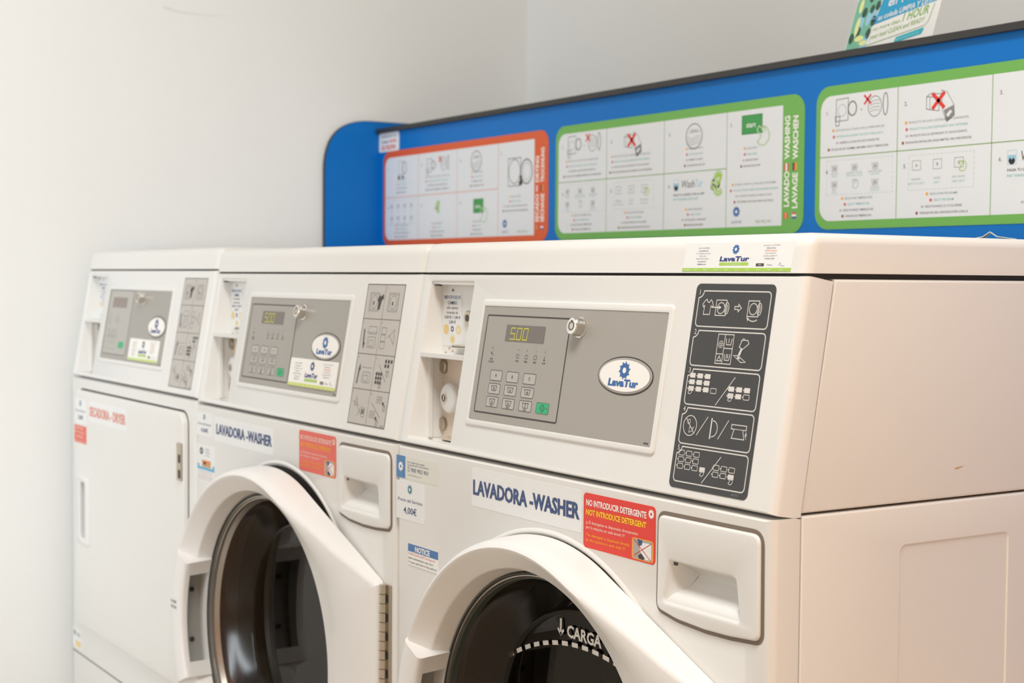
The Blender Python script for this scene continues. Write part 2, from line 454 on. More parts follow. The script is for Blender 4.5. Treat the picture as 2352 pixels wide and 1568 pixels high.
def picture_plate(sh):
    m = 'plate_line'; u0, u1 = .5425, .642; mm = .001
    sh.base(rrect(.537, .0107, .647, .206, .006), 'plate_dark')
    cells = [(.165, .199), (.1275, .161), (.0903, .124), (.053, .087), (.017, .050)]
    for i, (a, b) in enumerate(cells): cell_frame(sh, u0, a, u1, b, str(i + 1), m)
    t = .0008
    x, y = u0, cells[0][0]
    T = [(7, 21), (10, 24.5), (12.5, 26), (14, 23.5), (16.5, 23), (18, 25.5), (20.5, 24), (22.5, 20), (19.8, 18.5), (19, 20.5), (18.5, 11.5), (9.8, 11.5), (10, 20), (8.5, 18.5)]
    sh.ring([(x + a * mm, y + b * mm) for a, b in T], t, m, 2)
    washer_icon(sh, x + .0265, y + .011, .0145, .0145, m, t)
    sh.line([(x + .0215, y + .0185), (x + .031, y + .0185)], t * 1.3, m, 3); sh.poly([(x + .0305, y + .0165), (x + .0305, y + .0205), (x + .0345, y + .0185)], m, 3)
    A = [(53, 19.8), (58, 19.8), (58, 22), (62, 18.5), (58, 15), (58, 17.2), (53, 17.2)]
    sh.ring([(x + a * mm, y + b * mm) for a, b in A], t, m, 2)
    washer_icon(sh, x + .071, y + .011, .0145, .0145, m, t)
    sh.line(ell(x + .0795, y + .0115, .0075, .0048, 10, 1.15 * PI, 1.75 * PI, False), t * 1.3, m, 2); sh.poly([(x + .0705, y + .0105), (x + .074, y + .0092), (x + .0725, y + .0065)], m, 2)
    x, y = u0, cells[1][0]
    sh.rbox(x + .036, y + .0035, x + .0575, y + .031, t, m, 2); sh.line([(x + .0455, y + .0035), (x + .0455, y + .031)], t, m, 2)
    sh.line([(x + .0455, y + .018), (x + .0575, y + .018)], t, m, 2); sh.line([(x + .036, y + .0125), (x + .0455, y + .0125)], t, m, 2)
    for k in range(6):
        a = PI * k / 3; sh.ring(ell(x + .0408 + .0022 * math.cos(a), y + .0215 + .0022 * math.sin(a), .0013, n=8), t * .6, m, 2)
    sh.ring([(x + .038, y + .006), (x + .0438, y + .006), (x + .0409, y + .0105)], t, m, 2)
    for (cx, cy, k) in ((.0515, .0215, 1), (.0515, .007, 2)):
        sh.line([(x + cx - .004, y + cy + .0055), (x + cx - .003, y + cy), (x + cx + .003, y + cy), (x + cx + .004, y + cy + .0055)], t, m, 2)
        for q in range(k): sh.line([(x + cx + (q - (k - 1) / 2) * .0018, y + cy + .0018), (x + cx + (q - (k - 1) / 2) * .0018, y + cy + .0055)], t, m, 2)
    sh.ring([(x + a * mm, y + b * mm) for a, b in ((66.5, 20), (69.5, 26.5), (77, 26.5), (79, 23.5), (71.5, 18))], t, m, 2)
    sh.ring([(x + a * mm, y + b * mm) for a, b in ((67.5, 25.5), (71, 28), (74.5, 26.5), (69.5, 26.2))], t * .8, m, 2)
    sh.poly([(x + a * mm, y + b * mm) for a, b in ((69, 18.8), (71.3, 18), (68.5, 11), (69.5, 8.5), (65.5, 9.5), (66, 12))], m, 2)
    sh.ring([(x + a * mm, y + b * mm) for a, b in ((60, 12), (66.5, 12), (77.5, 6.5), (71.5, 6))], t, m, 2)
    x, y = u0, cells[2][0]
    keygrid(sh, x + .0035, y + .0300, 3, 3, m, m, True, 'more'); keygrid(sh, x + .060, y + .0205, 3, 2, m, m, True, 'last')
    sh.line([(x + .045, y + .002), (x + .067, y + .029)], t, m, 2)
    hand(sh, x + .004, y + .0148, .0058, m, t * .8, 4); hand(sh, x + .061, y + .0118, .0058, m, t * .8, 4)
    x, y = u0, cells[3][0]
    sh.ring(ell(x + .0135, y + .0175, .0095, n=26), t, m, 2); sh.line([(x + .007, y + .0243), (x + .0205, y + .0105)], t, m, 2)
    sh.ring([(x + a * mm, y + b * mm) for a, b in ((9.5, 20), (11.8, 18.6), (13.6, 21), (12.5, 23.5), (10.5, 23))], t * .7, m, 2)
    sh.ring([(x + a * mm, y + b * mm) for a, b in ((13, 11), (18, 13), (19, 16.5), (16.5, 14.8), (13.5, 16.5))], t * .7, m, 2)
    sh.line([(x + .0245, y + .0095), (x + .0375, y + .0275)], t, m, 2); sh.line([(x + .055, y + .0085), (x + .0665, y + .0265)], t, m, 2)
    sh.line([(x + .0435, y + .008), (x + .0435, y + .0265)], t * 2, m, 2); sh.line(ell(x + .0455, y + .0172, .007, .0075, 14, -PI / 2, PI / 2, False), t * 1.3, m, 2)
    sh.rbox(x + .0715, y + .0195, x + .0915, y + .0235, t, m, 2); sh.ring([(x + a * mm, y + b * mm) for a, b in ((75.5, 19.5), (87, 19.5), (90, 11), (73, 11))], t, m, 2)
    sh.poly([(x + .0915, y + .0185), (x + .0932, y + .0145), (x + .0915, y + .015), (x + .0935, y + .0105), (x + .0905, y + .0145)], m, 2)
    x, y = u0, cells[4][0]
    keygrid(sh, x + .0035, y + .0295, 3, 3, m, m, False, 'more'); keygrid(sh, x + .0545, y + .0205, 3, 2, m, m, False, 'last')
    sh.line([(x + .041, y + .002), (x + .063, y + .0285)], t, m, 2)
    hand(sh, x + .037, y + .0135, .0062, m, t * .8, 4); hand(sh, x + .0775, y + .0105, .0062, m, t * .8, 4)
    sh.text('807927', .631, .0125, .0022, 'ink_grey', align='C')

def grey_plate(sh, x0, y0, x1, y1):
    sh.base(rrect(x0, y0, x1, y1, .0008), 'plate_grey')
    sh.rbox(x0 + .0006, y0 + .0006, x1 - .0006, y1 - .0006, .0011, 'ink', 1)
    xm = (x0 + x1) / 2; rows = [y1 - (y1 - y0) * k / 4 for k in range(5)]
    for y in rows[1:4]: sh.line([(x0, y), (x1, y)], .0008, 'ink', 1)
    sh.line([(xm, y0), (xm, y1)], .0007, 'ink_soft', 1)
    a, g = 'ink_soft', 'ink_grey'
    for r in range(4):
        for c in range(2): sh.text(str(r * 2 + c + 1), (x0, xm)[c] + .003, rows[r] - .006, .003, g)
    w = xm - x0; t = .0007
    for c in (0, 1):
        X, Y = (x0, xm)[c] + .012, rows[0] - .036
        sh.rbox(X, Y, X + .026, Y + .024, t, g, 2); sh.rbox(X + .002, Y + .002, X + .024, Y + .022, t * .6, g, 2); sh.ring(ell(X + .013, Y + .012, .0085, n=20), t, g, 2)
        sh.rect(X + .010, Y + .008, X + .013, Y + .013, 'ink', 2)
    X, Y = x0 + .036, rows[0] - .034
    sh.poly([(X, Y), (X + .006, Y), (X + .0085, Y + .012), (X + .014, Y + .015), (X + .011, Y + .021), (X + .006, Y + .017), (X + .001, Y + .019), (X - .003, Y + .012), (X + .001, Y + .01)], 'ink', 3)
    for r, dn in ((1, True), (2, False)):
        X, Y = x0 + .022, rows[r] - .04
        sh.rbox(X, Y + .002, X + .022, Y + .016, t, g, 2, .002); sh.line([(X - .004, Y + .022), (X + .024, Y + .022)], t, g, 2)
        sh.rbox(X + .004, Y + .004, X + .016, Y + .012, t, g, 2, .002)
        if dn: sh.rbox(X, Y + .020, X + .022, Y + .030, t, g, 2, .002)
        P = [(X - .014, Y + .026), (X - .0115, Y + .026), (X - .0095, Y + .008), (X - .0068, Y + .008), (X - .0095, Y - .001), (X - .0125, Y + .008), (X - .012, Y + .008)]
        if not dn: P = [(px, 2 * (Y + .013) - py) for px, py in P]
        sh.poly(P, 'ink', 3)
    X, Y = xm + .006, rows[1] - .038
    for q in range(3): sh.rbox(X, Y + q * .0095, X + .012, Y + q * .0095 + .0085, t, g, 2)
    sh.ring([(X + .016, Y + .012), (X + .034, Y + .026), (X + .036, Y + .006), (X + .022, Y + .018)], t, g, 2)
    X, Y = xm, rows[2]
    sh.line([(X + .012, Y - .012), (X + .036, Y - .034)], t, a, 2)
    for q in range(5): sh.rect(X + .028 + (q % 3) * .0075, Y - .0095 - (q // 3) * .006, X + .0325 + (q % 3) * .0075, Y - .0050 - (q // 3) * .006, 'ink', 3, .001)
    for q in range(9): sh.rect(X + .0075 + (q % 3) * .0062, Y - .0265 - (q // 3) * .0056, X + .0118 + (q % 3) * .0062, Y - .0222 - (q // 3) * .0056, 'ink', 3, .001)
    hand(sh, X + .018, Y - .036, .008, g, t, 3); hand(sh, X + .034, Y - .02, .008, g, t, 3)
    X, Y = xm, rows[3]
    sh.line([(X + .008, Y - .016), (X + .036, Y - .034)], t, a, 2)
    for (ax, ay) in ((.020, -.010), (.006, -.030)):
        for q in range(6): sh.rbox(X + ax + (q % 3) * .0055, Y + ay - (q // 3) * .005, X + ax + (q % 3) * .0055 + .004, Y + ay - (q // 3) * .005 + .0035, t * .6, g, 2)
        sh.poly(ell(X + ax + .019, Y + ay - .005, .0022, n=12), 'ink', 3); hand(sh, X + ax + .019, Y + ay - .0075, .008, g, t, 3)
    X, Y = x0, rows[3]
    sh.ring([(X + .012, Y - .022), (X + .022, Y - .022), (X + .017, Y - .011)], t, g, 2); sh.line([(X + .006, Y - .016), (X + .02, Y - .02), (X + .034, Y - .034)], t, g, 2)
    sh.line([(X + .022, Y - .036), (X + .034, Y - .022)], t, g, 2); sh.rect(X + .034, Y - .032, X + .042, Y - .026, a, 2); sh.rbox(X + .036, Y - .036, X + .043, Y - .024, t, g, 2)
    sh.text('807926', x1 - .008, y0 + .002, .002, a, align='C')

# wall-board posters: shared template, origin at the poster's outer left/bottom ------
CAPS_WASH = [
    ['INTRODUCE LA COLADA SIN LA SOBRECARGUES', 'INTRODUCE LAUNDRY DO NOT OVERLOAD IT', 'INSÉREZ LE LINGE NE SURCHARGEZ PAS', 'FÜLLEN SIE DIE TROMMEL (MAXIMAL NICHT ÜBERFÜLLEN)'],
    ['PRODUCTO INCLUIDO (DETERGENTE Y SUAVIZANTE)', 'PRODUCT INCLUDED (DETERGENT AND SOFTENER)', 'PRODUITS INCLUS (DÉTERGENT ET ADOUCISSANT)', 'PRODUKTEN ENTHALTEN (WASCHMITTEL UND WEICHSPÜLER)'],
    ['CIERRA LA PUERTA', 'CLOSE THE DOOR', 'FERMEZ LA PORTE', 'SCHLIESSEN SIE DIE TÜR'],
    ['SELECCIONE TEMPERATURA', 'SELECT TEMPERATURE', 'SÉLECTIONNEZ TEMPÉRATURE', 'WÄHLEN SIE TEMPERATUR'],
    ['SELECCIONE PROGRAMA', 'SELECT PROGRAM', 'SÉLECTIONNEZ LE CYCLE DÉSIRÉ', 'WÄHLEN SIE DEN GEWÜNSCHTEN ZYKLUS'],
    ['INSERTE MONEDAS', 'INSERT COINS', 'INTRODUISEZ LA MONNAIE', 'MÜNZEN EINWERFEN'],
    ['PULSE START', 'PRESS START', 'PRESSEZ START', 'DRÜCKEN SIE START']]
CAPS_DRY = [
    ['LIMPIE EL FILTRO', 'CLEAN THE FILTER', 'NETTOYEZ LE FILTRE', 'FILTER REINIGEN'],
    ['INTRODUCE LA COLADA SIN LA SOBRECARGUES', 'INTRODUCE LAUNDRY DO NOT OVERLOAD IT', 'INSÉREZ LE LINGE NE SURCHARGEZ PAS', 'FÜLLEN SIE DIE TROMMEL NICHT ÜBERFÜLLEN'],
    ['CIERRA LA PUERTA', 'CLOSE THE DOOR', 'FERMEZ LA PORTE', 'SCHLIESSEN SIE DIE TÜR'],
    ['SELECCIONE TEMPERATURA', 'SELECT TEMPERATURE', 'SÉLECTIONNEZ TEMPÉRATURE', 'WÄHLEN SIE TEMPERATUR'],
    ['INSERTE MONEDAS', 'INSERT COINS', 'INTRODUISEZ LA MONNAIE', 'MÜNZEN EINWERFEN'],
    ['PULSE START', 'PRESS START', 'PRESSEZ START', 'DRÜCKEN SIE START'],
    ['ABRA LA PUERTA', 'OPEN THE DOOR', 'OUVREZ LA PORTE ET RETIREZ LE LINGE', 'ÖFFNEN SIE DIE TÜR UND ENTNEHMEN SIE']]
def caption(sh, lines, cx, y, maxw, h=.0030, pitch=.0092):
    cols = ['cap_a', 'cap_b', 'cap_c', 'cap_d']; fl = ['flag_y', 'flag_r', 'flag_b', 'flag_k']
    for i, t in enumerate(lines):
        V, _ = glyphs(t, .01); w = min((max(v[0] for v in V) - min(v[0] for v in V)) * h / caph(.01), maxw)
        yy = y - i * pitch
        sh.text(t, cx + .003, yy, h, cols[i], width=w, align='C', bold=.01)
        fx = cx - w / 2 - .004
        if i == 2:
            sh.rect(fx, yy, fx + .0012, yy + h, 'flag_b', 2); sh.rect(fx + .0028, yy, fx + .004, yy + h, 'flag_r', 2)
        else: sh.rect(fx, yy - .0006, fx + .0042, yy + h + .0006, fl[i], 2, .0012)
def red_cross(sh, x, y, s, t, l=4):
    sh.line([(x - s, y - s), (x + s, y + s)], t, 'red_x', l); sh.line([(x - s, y + s), (x + s, y - s)], t, 'red_x', l)
def box_washer(sh, x, y, s, t=.0011, m='ink_soft'):
    sh.ring([(x, y), (x + .8 * s, y + .02 * s), (x + .8 * s, y + 1.1 * s), (x, y + 1.06 * s)], t, m, 2)
    sh.ring(ell(x + .4 * s, y + .52 * s, .28 * s, n=20), t * .5, m, 2)
    sh.ring(ell(x + 1.08 * s, y + .56 * s, .27 * s, .34 * s, 20), t * 1.8, m, 2)
    sh.ring([(x - .06 * s, y + .24 * s), (x + .26 * s, y + .24 * s), (x + .2 * s, y - .22 * s), (x + .0 * s, y - .22 * s)], t, m, 3)
def drum_pair(sh, x, y, s, t=.001, m='ink_soft'):
    sh.ring(ell(x, y, .46 * s, .52 * s, 22), t, m, 2); sh.ring(ell(x + .72 * s, y + .06 * s, .16 * s, .56 * s, 20), t * 1.5, m, 2)
    for k in range(4): sh.line([(x - .34 * s, y - .26 * s + .16 * k * s), (x - .05 * s, y - .18 * s + .16 * k * s), (x + .34 * s, y - .22 * s + .17 * k * s)], t * .7, 'ink_grey', 2)
def tub(sh, x, y, s, m='ink_soft'):
    sh.line([(x - .5 * s, y + .4 * s), (x - .36 * s, y - .4 * s), (x + .36 * s, y - .4 * s), (x + .5 * s, y + .4 * s)], .0006, m, 2)
    sh.text('30', x, y - .25 * s, .45 * s, m, align='C', bold=.02); sh.line([(x - .3 * s, y + .32 * s), (x + .3 * s, y + .32 * s)], .0006, m, 2)
def door_circle(sh, x, y, r):
    sh.ring(ell(x, y, r, n=28), .0016, 'ink_soft', 2)
    sh.line([(x - .7 * r, y + .3 * r), (x + .75 * r, y + .36 * r)], .0008, 'ink_grey', 2); sh.text('GIRBAU', x, y + .36 * r, .2 * r, 'ink_grey', align='C')
    for k in range(4): sh.line([(x - .9 * r, y - .0 * r - k * .2 * r), (x - .25 * r, y - .22 * r - k * .16 * r), (x + .3 * r, y + .02 * r - k * .2 * r), (x + .8 * r, y - .06 * r - k * .18 * r)], .0007, 'ink_grey', 2)
def start_button(sh, x0, y0, x1, y1, hm='soft_green'):
    sh.rect(x0, y0, x1, y1, 'start_sq', 2); sh.rbox(x0, y0, x1, y1, .001, 'start_sq', 2)
    sh.text('start', (x0 + x1) / 2 - .002, y0 + .35 * (y1 - y0), .28 * (y1 - y0), 'white_ink', align='C', bold=.01, l=3)
    hand(sh, x1 - .011, y0 + .006, .030, hm, .0022, 4)
def euro(sh, x, y, s, ox=.0012):
    sh.text('€', x, y - .5 * s, s, 'lime', width=.80 * s, align='C', bold=.055, l=2)
    sh.text('€', x, y - .5 * s, s, 'soft_green', width=.74 * s, align='C', bold=.0, l=4)
def flag_patch(sh, x, y, w, h, kind):
    C = {'es': ('flag_r', 'flag_y', 'flag_r'), 'fr': ('flag_b', 'white_ink', 'flag_r'), 'de': ('ink', 'flag_r', 'flag_y'), 'uk': ('flag_r', 'white_ink', 'flag_r')}[kind]
    for k in range(3):
        if kind == 'fr': sh.rect(x, y + h * k / 3, x + w, y + h * (k + 1) / 3, C[k], 3)
        else: sh.rect(x + w * k / 3, y, x + w * (k + 1) / 3, y + h, C[k], 3)
def poster(sh, colour, linem, dry):
    u = 0.0; Hh = .2113
    sh.base(rrect(0, 0, .660, Hh, .026, 8), colour)
    sh.poly(rrect(.0095, .0125, .613, .1965, 0, 8, rs=(.021, 0, 0, .021)), 'poster_white', 1)
    vl = [.0095, .1605, .324, .484, .613]; hl = .107
    for x in vl[1:4]: sh.rect(x - .0006, .0125, x + .0006, .1965, linem, 2)
    sh.rect(.0095, hl - .0007, .484, hl + .0007, linem, 2)
    C = CAPS_DRY if dry else CAPS_WASH
    mid = [(vl[i] + vl[i + 1]) / 2 for i in range(4)]
    ty, by = hl + .0365, .0432
    nx = [v + .012 for v in vl]
    for i in range(3):
        sh.text('%d.' % (i + 1), nx[i], hl + .062, .0058, 'ink_soft', bold=.01); sh.text('%d.' % (i + 4), nx[i], hl - .025, .0058, 'ink_soft', bold=.01)
        caption(sh, C[i], mid[i] - (.012 if i == 1 and not dry else 0), ty, .115); caption(sh, C[3 + i], mid[i], by, .10, pitch=.0086)
    sh.text('7.', nx[3] - .004, .172, .0058, 'ink_soft', bold=.01)
    wx = []
    if dry:
        sh.rbox(mid[0] - .014, hl + .050, mid[0] + .006, hl + .078, .001, 'ink_grey', 2); sh.ring(ell(mid[0] + .012, hl + .064, .009, .013, 18), .0018, 'ink_soft', 2)
        sh.rect(mid[0] - .017, hl + .040, mid[0] - .007, hl + .047, 'ink', 2, .002); sh.rect(mid[0] + .001, hl + .040, mid[0] + .010, hl + .047, 'ink', 2, .002)
        box_washer(sh, mid[1] - .045, hl + .048, .026); drum_pair(sh, mid[1] + .026, hl + .063, .026); red_cross(sh, mid[1] + .012, hl + .073, .0055, .0028)
        sh.text('+', mid[1] - .006, hl + .06, .005, 'line_green', align='C', bold=.02)
        door_circle(sh, mid[2] - .004, hl + .060, .0205)
        for q in range(8):
            X, Y = vl[0] + .030 + (q % 4) * .030, hl - .0195 - (q // 4) * .0265
            tub(sh, X, Y, .011); sh.text('ALTA', X, Y - .0105, .0022, 'cap_a', align='C'); sh.text('HIGH', X, Y - .0145, .0022, 'cap_b', align='C')
        R = [(vl[0] + .012, hl - .006), (vl[1] - .012, hl - .006), (vl[1] - .012, hl - .0585), (vl[0] + .012, hl - .0585), (vl[0] + .012, hl - .006)]
        sh.dash(R, .0006, 'dash', .004, .003, 2)
        euro(sh, mid[1] + .002, hl - .027, .024, .0012)
        start_button(sh, mid[2] - .014, hl - .045, mid[2] + .024, hl - .017)
        sh.rbox(.5205, .110, .566, .164, .0016, 'ink_soft', 2); sh.ring(ell(.543, .138, .0205, .0235, 26), .0016, 'ink_soft', 2); sh.ring(ell(.586, .136, .020, .0235, 26), .0028, 'ink_soft', 2); sh.ring(ell(.586, .136, .013, .0165, 22), .0009, 'ink_grey', 2)
        sh.poly([(.562, .130), (.570, .128), (.572, .112), (.560, .110), (.558, .116), (.563, .120)], 'ink', 3)
        caption(sh, C[6], .547, .088, .095)
    else:
        box_washer(sh, mid[0] - .044, hl + .051, .030); drum_pair(sh, mid[0] + .032, hl + .067, .028); red_cross(sh, mid[0] + .018, hl + .078, .006, .003)
        sh.text('+', mid[0] + .006, hl + .062, .005, 'line_green', align='C', bold=.02)
        X, Y = mid[1] - .012, hl + .062
        sh.ring([(X - .018, Y - .008), (X + .004, Y - .012), (X + .004, Y + .006), (X - .018, Y + .009)], .001, 'ink_soft', 2); sh.line([(X - .018, Y + .009), (X - .010, Y + .013), (X + .012, Y + .010)], .001, 'ink_soft', 2)
        sh.line([(X - .012, Y - .009), (X - .012, Y + .008)], .0008, 'ink_soft', 2)
        sh.ring([(X + .008, Y + .016), (X + .018, Y + .012), (X + .030, Y - .006), (X + .031, Y - .020), (X + .018, Y - .028), (X + .010, Y - .012)], .0008, 'ink_grey', 2)
        sh.poly([(X + .012, Y - .012), (X + .0295, Y - .006), (X + .031, Y - .020), (X + .018, Y - .028)], 'ink_grey', 2); sh.poly([(X + .017, Y - .018), (X + .024, Y - .012), (X + .027, Y - .015), (X + .020, Y - .022)], 'poster_white', 3)
        red_cross(sh, X + .003, Y + .002, .0095, .0052)
        door_circle(sh, mid[2] - .002, hl + .058, .0205)
        names = [('BLANCO', 'WHITE'), ('BLANCO Y COLOR', 'WHITE AND COLOR'), ('ROPA DELICADA', 'DELICATES'), ('FRIO', 'COLD'), None, ('COLOR 40º', 'COLOR 40º')]
        for q in range(6):
            X, Y = vl[0] + .030 + (q % 3) * .040, hl - .0175 - (q // 3) * .0235
            if names[q] is None: hand(sh, X - .004, Y + .004, .013, 'dash', .0013, 2); continue
            tub(sh, X, Y, .012); sh.text(names[q][0], X, Y - .0092, .0024, 'cap_a', align='C', maxw=.034); sh.text(names[q][1], X, Y - .0130, .0024, 'cap_b', align='C', maxw=.034)
        R = [(vl[0] + .014, hl - .006), (vl[1] - .008, hl - .006), (vl[1] - .008, hl - .0565), (vl[0] + .014, hl - .0565), (vl[0] + .014, hl - .006)]
        sh.dash(R, .0006, 'dash', .004, .003, 2)
        for q, (a, b, c_) in enumerate((('A', 'NORMAL', 'NOT TOO DIRTY'), ('B', 'SUCIO', 'DIRTY'), ('C', 'MUY SUCIO', 'VERY DIRTY'))):
            X, Y = vl[1] + .036 + q * .037, hl - .022
            sh.rbox(X - .0075, Y - .0065, X + .0075, Y + .0065, .0007, 'ink_grey', 2); sh.text(a, X, Y - .002, .0042, 'ink_soft', align='C', bold=.015)
            sh.text(b, X, Y - .0205, .0028, 'cap_a', align='C', maxw=.03); sh.text(c_, X, Y - .0265, .0028, 'cap_b', align='C', maxw=.03)
        hand(sh, vl[1] + .110, hl - .022, .014, 'lime', .0010, 4)
        R = [(vl[1] + .022, hl - .008), (vl[2] - .028, hl - .008), (vl[2] - .028, hl - .0560), (vl[1] + .022, hl - .0560), (vl[1] + .022, hl - .008)]
        sh.dash(R, .0006, 'dash', .004, .003, 2)
        X, Y = vl[2] + .026, hl - .030
        sh.rbox(X, Y, X + .014, Y + .018, .0006, 'card_sky', 2, .001); sh.poly(ell(X + .007, Y + .005, .0052, n=16), 'ink_black', 3); sh.poly([(X + .001, Y + .004), (X + .0045, Y + .009), (X + .007, Y + .006), (X + .0095, Y + .009), (X + .013, Y + .004), (X + .013, Y + .012), (X + .001, Y + .012)], 'card_sky', 4)
        sh.text('Wash', X + .020, Y + .004, .0125, 'ink', width=.034, bold=.0, shear=.12); sh.text('Tur', X + .055, Y + .004, .0125, 'card_sky', width=.020, bold=.0, shear=.12)
        sh.text('PAGA TU LAVADO CON LA APP', X, Y - .009, .0036, 'ink_black', width=.080, bold=.015); sh.text('PAY WASHING WITH APP', X, Y - .0165, .0036, 'cap_b', width=.064, bold=.015)
        euro(sh, vl[3] - .024, hl - .022, .036, .0018)
        start_button(sh, .5195, .1585, .5665, .188)
        caption(sh, C[6], .541, .1345, .1)
        caption(sh, ['SE ABRE LA PUERTA AL FINALIZAR EL PROGRAMA', 'THE DOOR OPENS WHEN THE PROGRAM IS FINISHED', 'LA PORTE S’OUVRE À LA FIN DU CYCLE', 'TÜR ÖFFNET SICH NACH ENDE DES ZYKLUS'], .549, .0785, .112)
    sh.gear(.509, .037, .0095, 'blue_logo', 'poster_white'); sh.text('LAVATUR', .509, .0185, .0042, 'blue_navy', align='C', width=.024)
    sh.text('900 902 901', .572, .018, .0042, 'line_green', align='C', width=.036)
    words = [('SECADO', 'DRYING'), ('SÉCHAGE', 'TROCKNUNG')] if dry else [('LAVADO', 'WASHING'), ('LAVAGE', 'WASCHEN')]
    for k, x in enumerate((.6265, .6445)):
        a, b = words[k]
        y0 = .037 + (.004 if k == 0 else .001) * (0 if dry else 1)
        sh.text(a, x + .002, y0, .0115, 'white_ink', width=.054, ang=PI / 2, bold=.03)
        sh.text(b, x + .002, .1135 if k == 0 else .1125, .0115, 'white_ink', width=(.050 if dry and k == 0 else .066), ang=PI / 2, bold=.03)
        flag_patch(sh, x - .009, .0225, .0095, .0095, ('es', 'fr')[k]); flag_patch(sh, x - .009, .0955, .0095, .012, ('uk', 'de')[k])

# ------------------------------------------------------------------ washing machines and dryer
DC = (.3415, -.320)          # door centre on the front
DRAWER = roundpoly([(.5275, -.0175), (.6690, -.0165), (.6700, -.1108), (.6300, -.1140), (.5960, -.1148), (.5560, -.1128), (.5265, -.1075)], [.008, .010, .008, .08, .1, .08, .008])
POCKET = roundpoly([(.5365, -.0993), (.6453, -.0986), (.6389, -.0590), (.5452, -.0585)], [.004, .004, .007, .004])
RECESS = rrect(.0265, .0098, .128, .2052, .003, 4)

def build_cabinet(root, kind):
    e = .0015
    # lower front panel with the door opening (and dispenser bay on washers)
    g = Geo(); zb = -ZB + .09
    out = [(e, zb), (W - e, zb), (W - e, -.0022), (e, -.0022)]
    if kind == 'washer':
        slab(g, FRONT, out, 'enamel', rprof(.009, .0338), [ell(DC[0], DC[1], .215, n=72), inset(POCKET, -.0015)], [(.004, 0), (.001, -.0012), (0, -.004), (0, -.03)], ys=.25)
        # keep the two openings on separate faces: the dispenser bay is a dark groove around the drawer
    else:
        slab(g, FRONT, out, 'enamel', rprof(.009, .0338), ys=.25)
        sh = Sheet(g, FRONT, .0); s2 = .0004
        fill(g, FRONT, [rrect(e + .004, -.5565, W - e - .004, -.5545)], s2, 'gap')
    if kind == 'washer': lathe(g, FRONT, DC, [(.2600, .0), (.2590, .0010), (.2575, .0018), (.2558, .0020), (.2548, .0014), (.2546, .0002)], 'enamel', 120)
    front = obj('front_panel', g, root)
    # lower body behind it
    g = Geo()
    x0, x1, y0, y1, z0, z1 = e, W - e - .0012, .036, .675, .09, ZB - .0022
    V = [(x0, y0, z0), (x1, y0, z0), (x1, y1, z0), (x0, y1, z0), (x0, y0, z1), (x1, y0, z1), (x1, y1, z1), (x0, y1, z1)]
    g.add(V, [(0, 3, 2, 1), (4, 5, 6, 7), (1, 2, 6, 5), (2, 3, 7, 6), (3, 0, 4, 7)] + ([(0, 1, 5, 4)] if kind != 'washer' else []), 'enamel')
    hole = rrect(.1625, -.62, .313, -.0395, .006, 5)
    sp = rrect(.0350, -ZB + .09, .675, -.0010, .0, rs=(.0, .0, .0, .0))
    slab(g, SIDE, sp, 'enamel', rprof(.0028, .006), [hole], [(.0016, 0), (.0006, -.0008), (0, -.0022), (-.0005, -.0026)])
    fill(g, SIDE, [hole], -.0018, 'enamel')
    obj('cabinet', g, root)
    g = Geo(); box(g, (e + .02, .05, 0), (W - e - .02, .66, .09), 'edge_dark'); obj('plinth', g, root)
    # upper cabinet behind the control panel, front edge slanted like the panel
    g = Geo(); k = YT / ZT
    y0 = .0352
    def shp(d): return [(y0 + d, .0010), (.675, .0010), (.675, ZT - .004), (y0 + YT + d, ZT - .004)]
    slab(g, SIDE, shp(0), 'enamel', rprof(.0028, .02))
    LS = frame((e, 0, ZB), (0, -1, 0), (0, 0, 1), (-1, 0, 0))
    slab(g, LS, [(-.675, .0022), (-y0, .0022), (-y0 - YT, ZT - .004), (-.675, ZT - .004)], 'enamel', rprof(.0045, .02))
    box(g, (e + .018, .66, ZB + .002), (W - e - .018, .675, ZB + ZT - .004), 'enamel')
    uc = obj('upper_cabinet', g, root)
    # top cover with slanted, rounded nose
    g = Geo()
    zt0, zt1 = ZT + .0010, .2495; r = .016
    yb = YT - .001; n = 6
    P = [(yb, zt0), (yb + (zt1 - r - zt0) * .22, zt1 - r)]
    for i in range(1, n + 1):
        a = PI - .5 * PI * i / n * 1.0
        P.append((yb + (zt1 - r - zt0) * .22 + r + r * math.cos(a), zt1 - r + r * math.sin(a)))
    P += [(.682, zt1), (.682, zt0)]
    xs = [(e, 0.011), (e + .0012, .006), (e + .004, .0025), (e + .0085, .0006), (e + .014, 0), (W - e - .014, 0), (W - e - .0085, .0006), (W - e - .004, .0025), (W - e - .0012, .006), (W - e, .011)]
    cen = (.35, zt0)
    V = []; F = []; m_ = len(P)
    for (x, d) in xs:
        for (y, zz) in P:
            yy = y + d if y < .5 else y
            z2 = min(zz, zt1 - d * .9) if zz > zt0 + .005 else zz
            V.append((x, yy, ZB + z2))
    for j in range(len(xs) - 1):
        for i in range(m_): F.append((j * m_ + i, j * m_ + (i + 1) % m_, (j + 1) * m_ + (i + 1) % m_, (j + 1) * m_ + i))
    F = [f[::-1] for f in F]
    F.append(tuple(range(m_))[::1]); F.append(tuple((len(xs) - 1) * m_ + i for i in range(m_))[::-1])
    g.add(V, F, 'enamel')
    # shadow gap strip under the cover
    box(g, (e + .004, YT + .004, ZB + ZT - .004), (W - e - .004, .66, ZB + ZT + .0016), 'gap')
    cover = obj('top_cover', g, root, smooth=45)
    return front, uc, cover

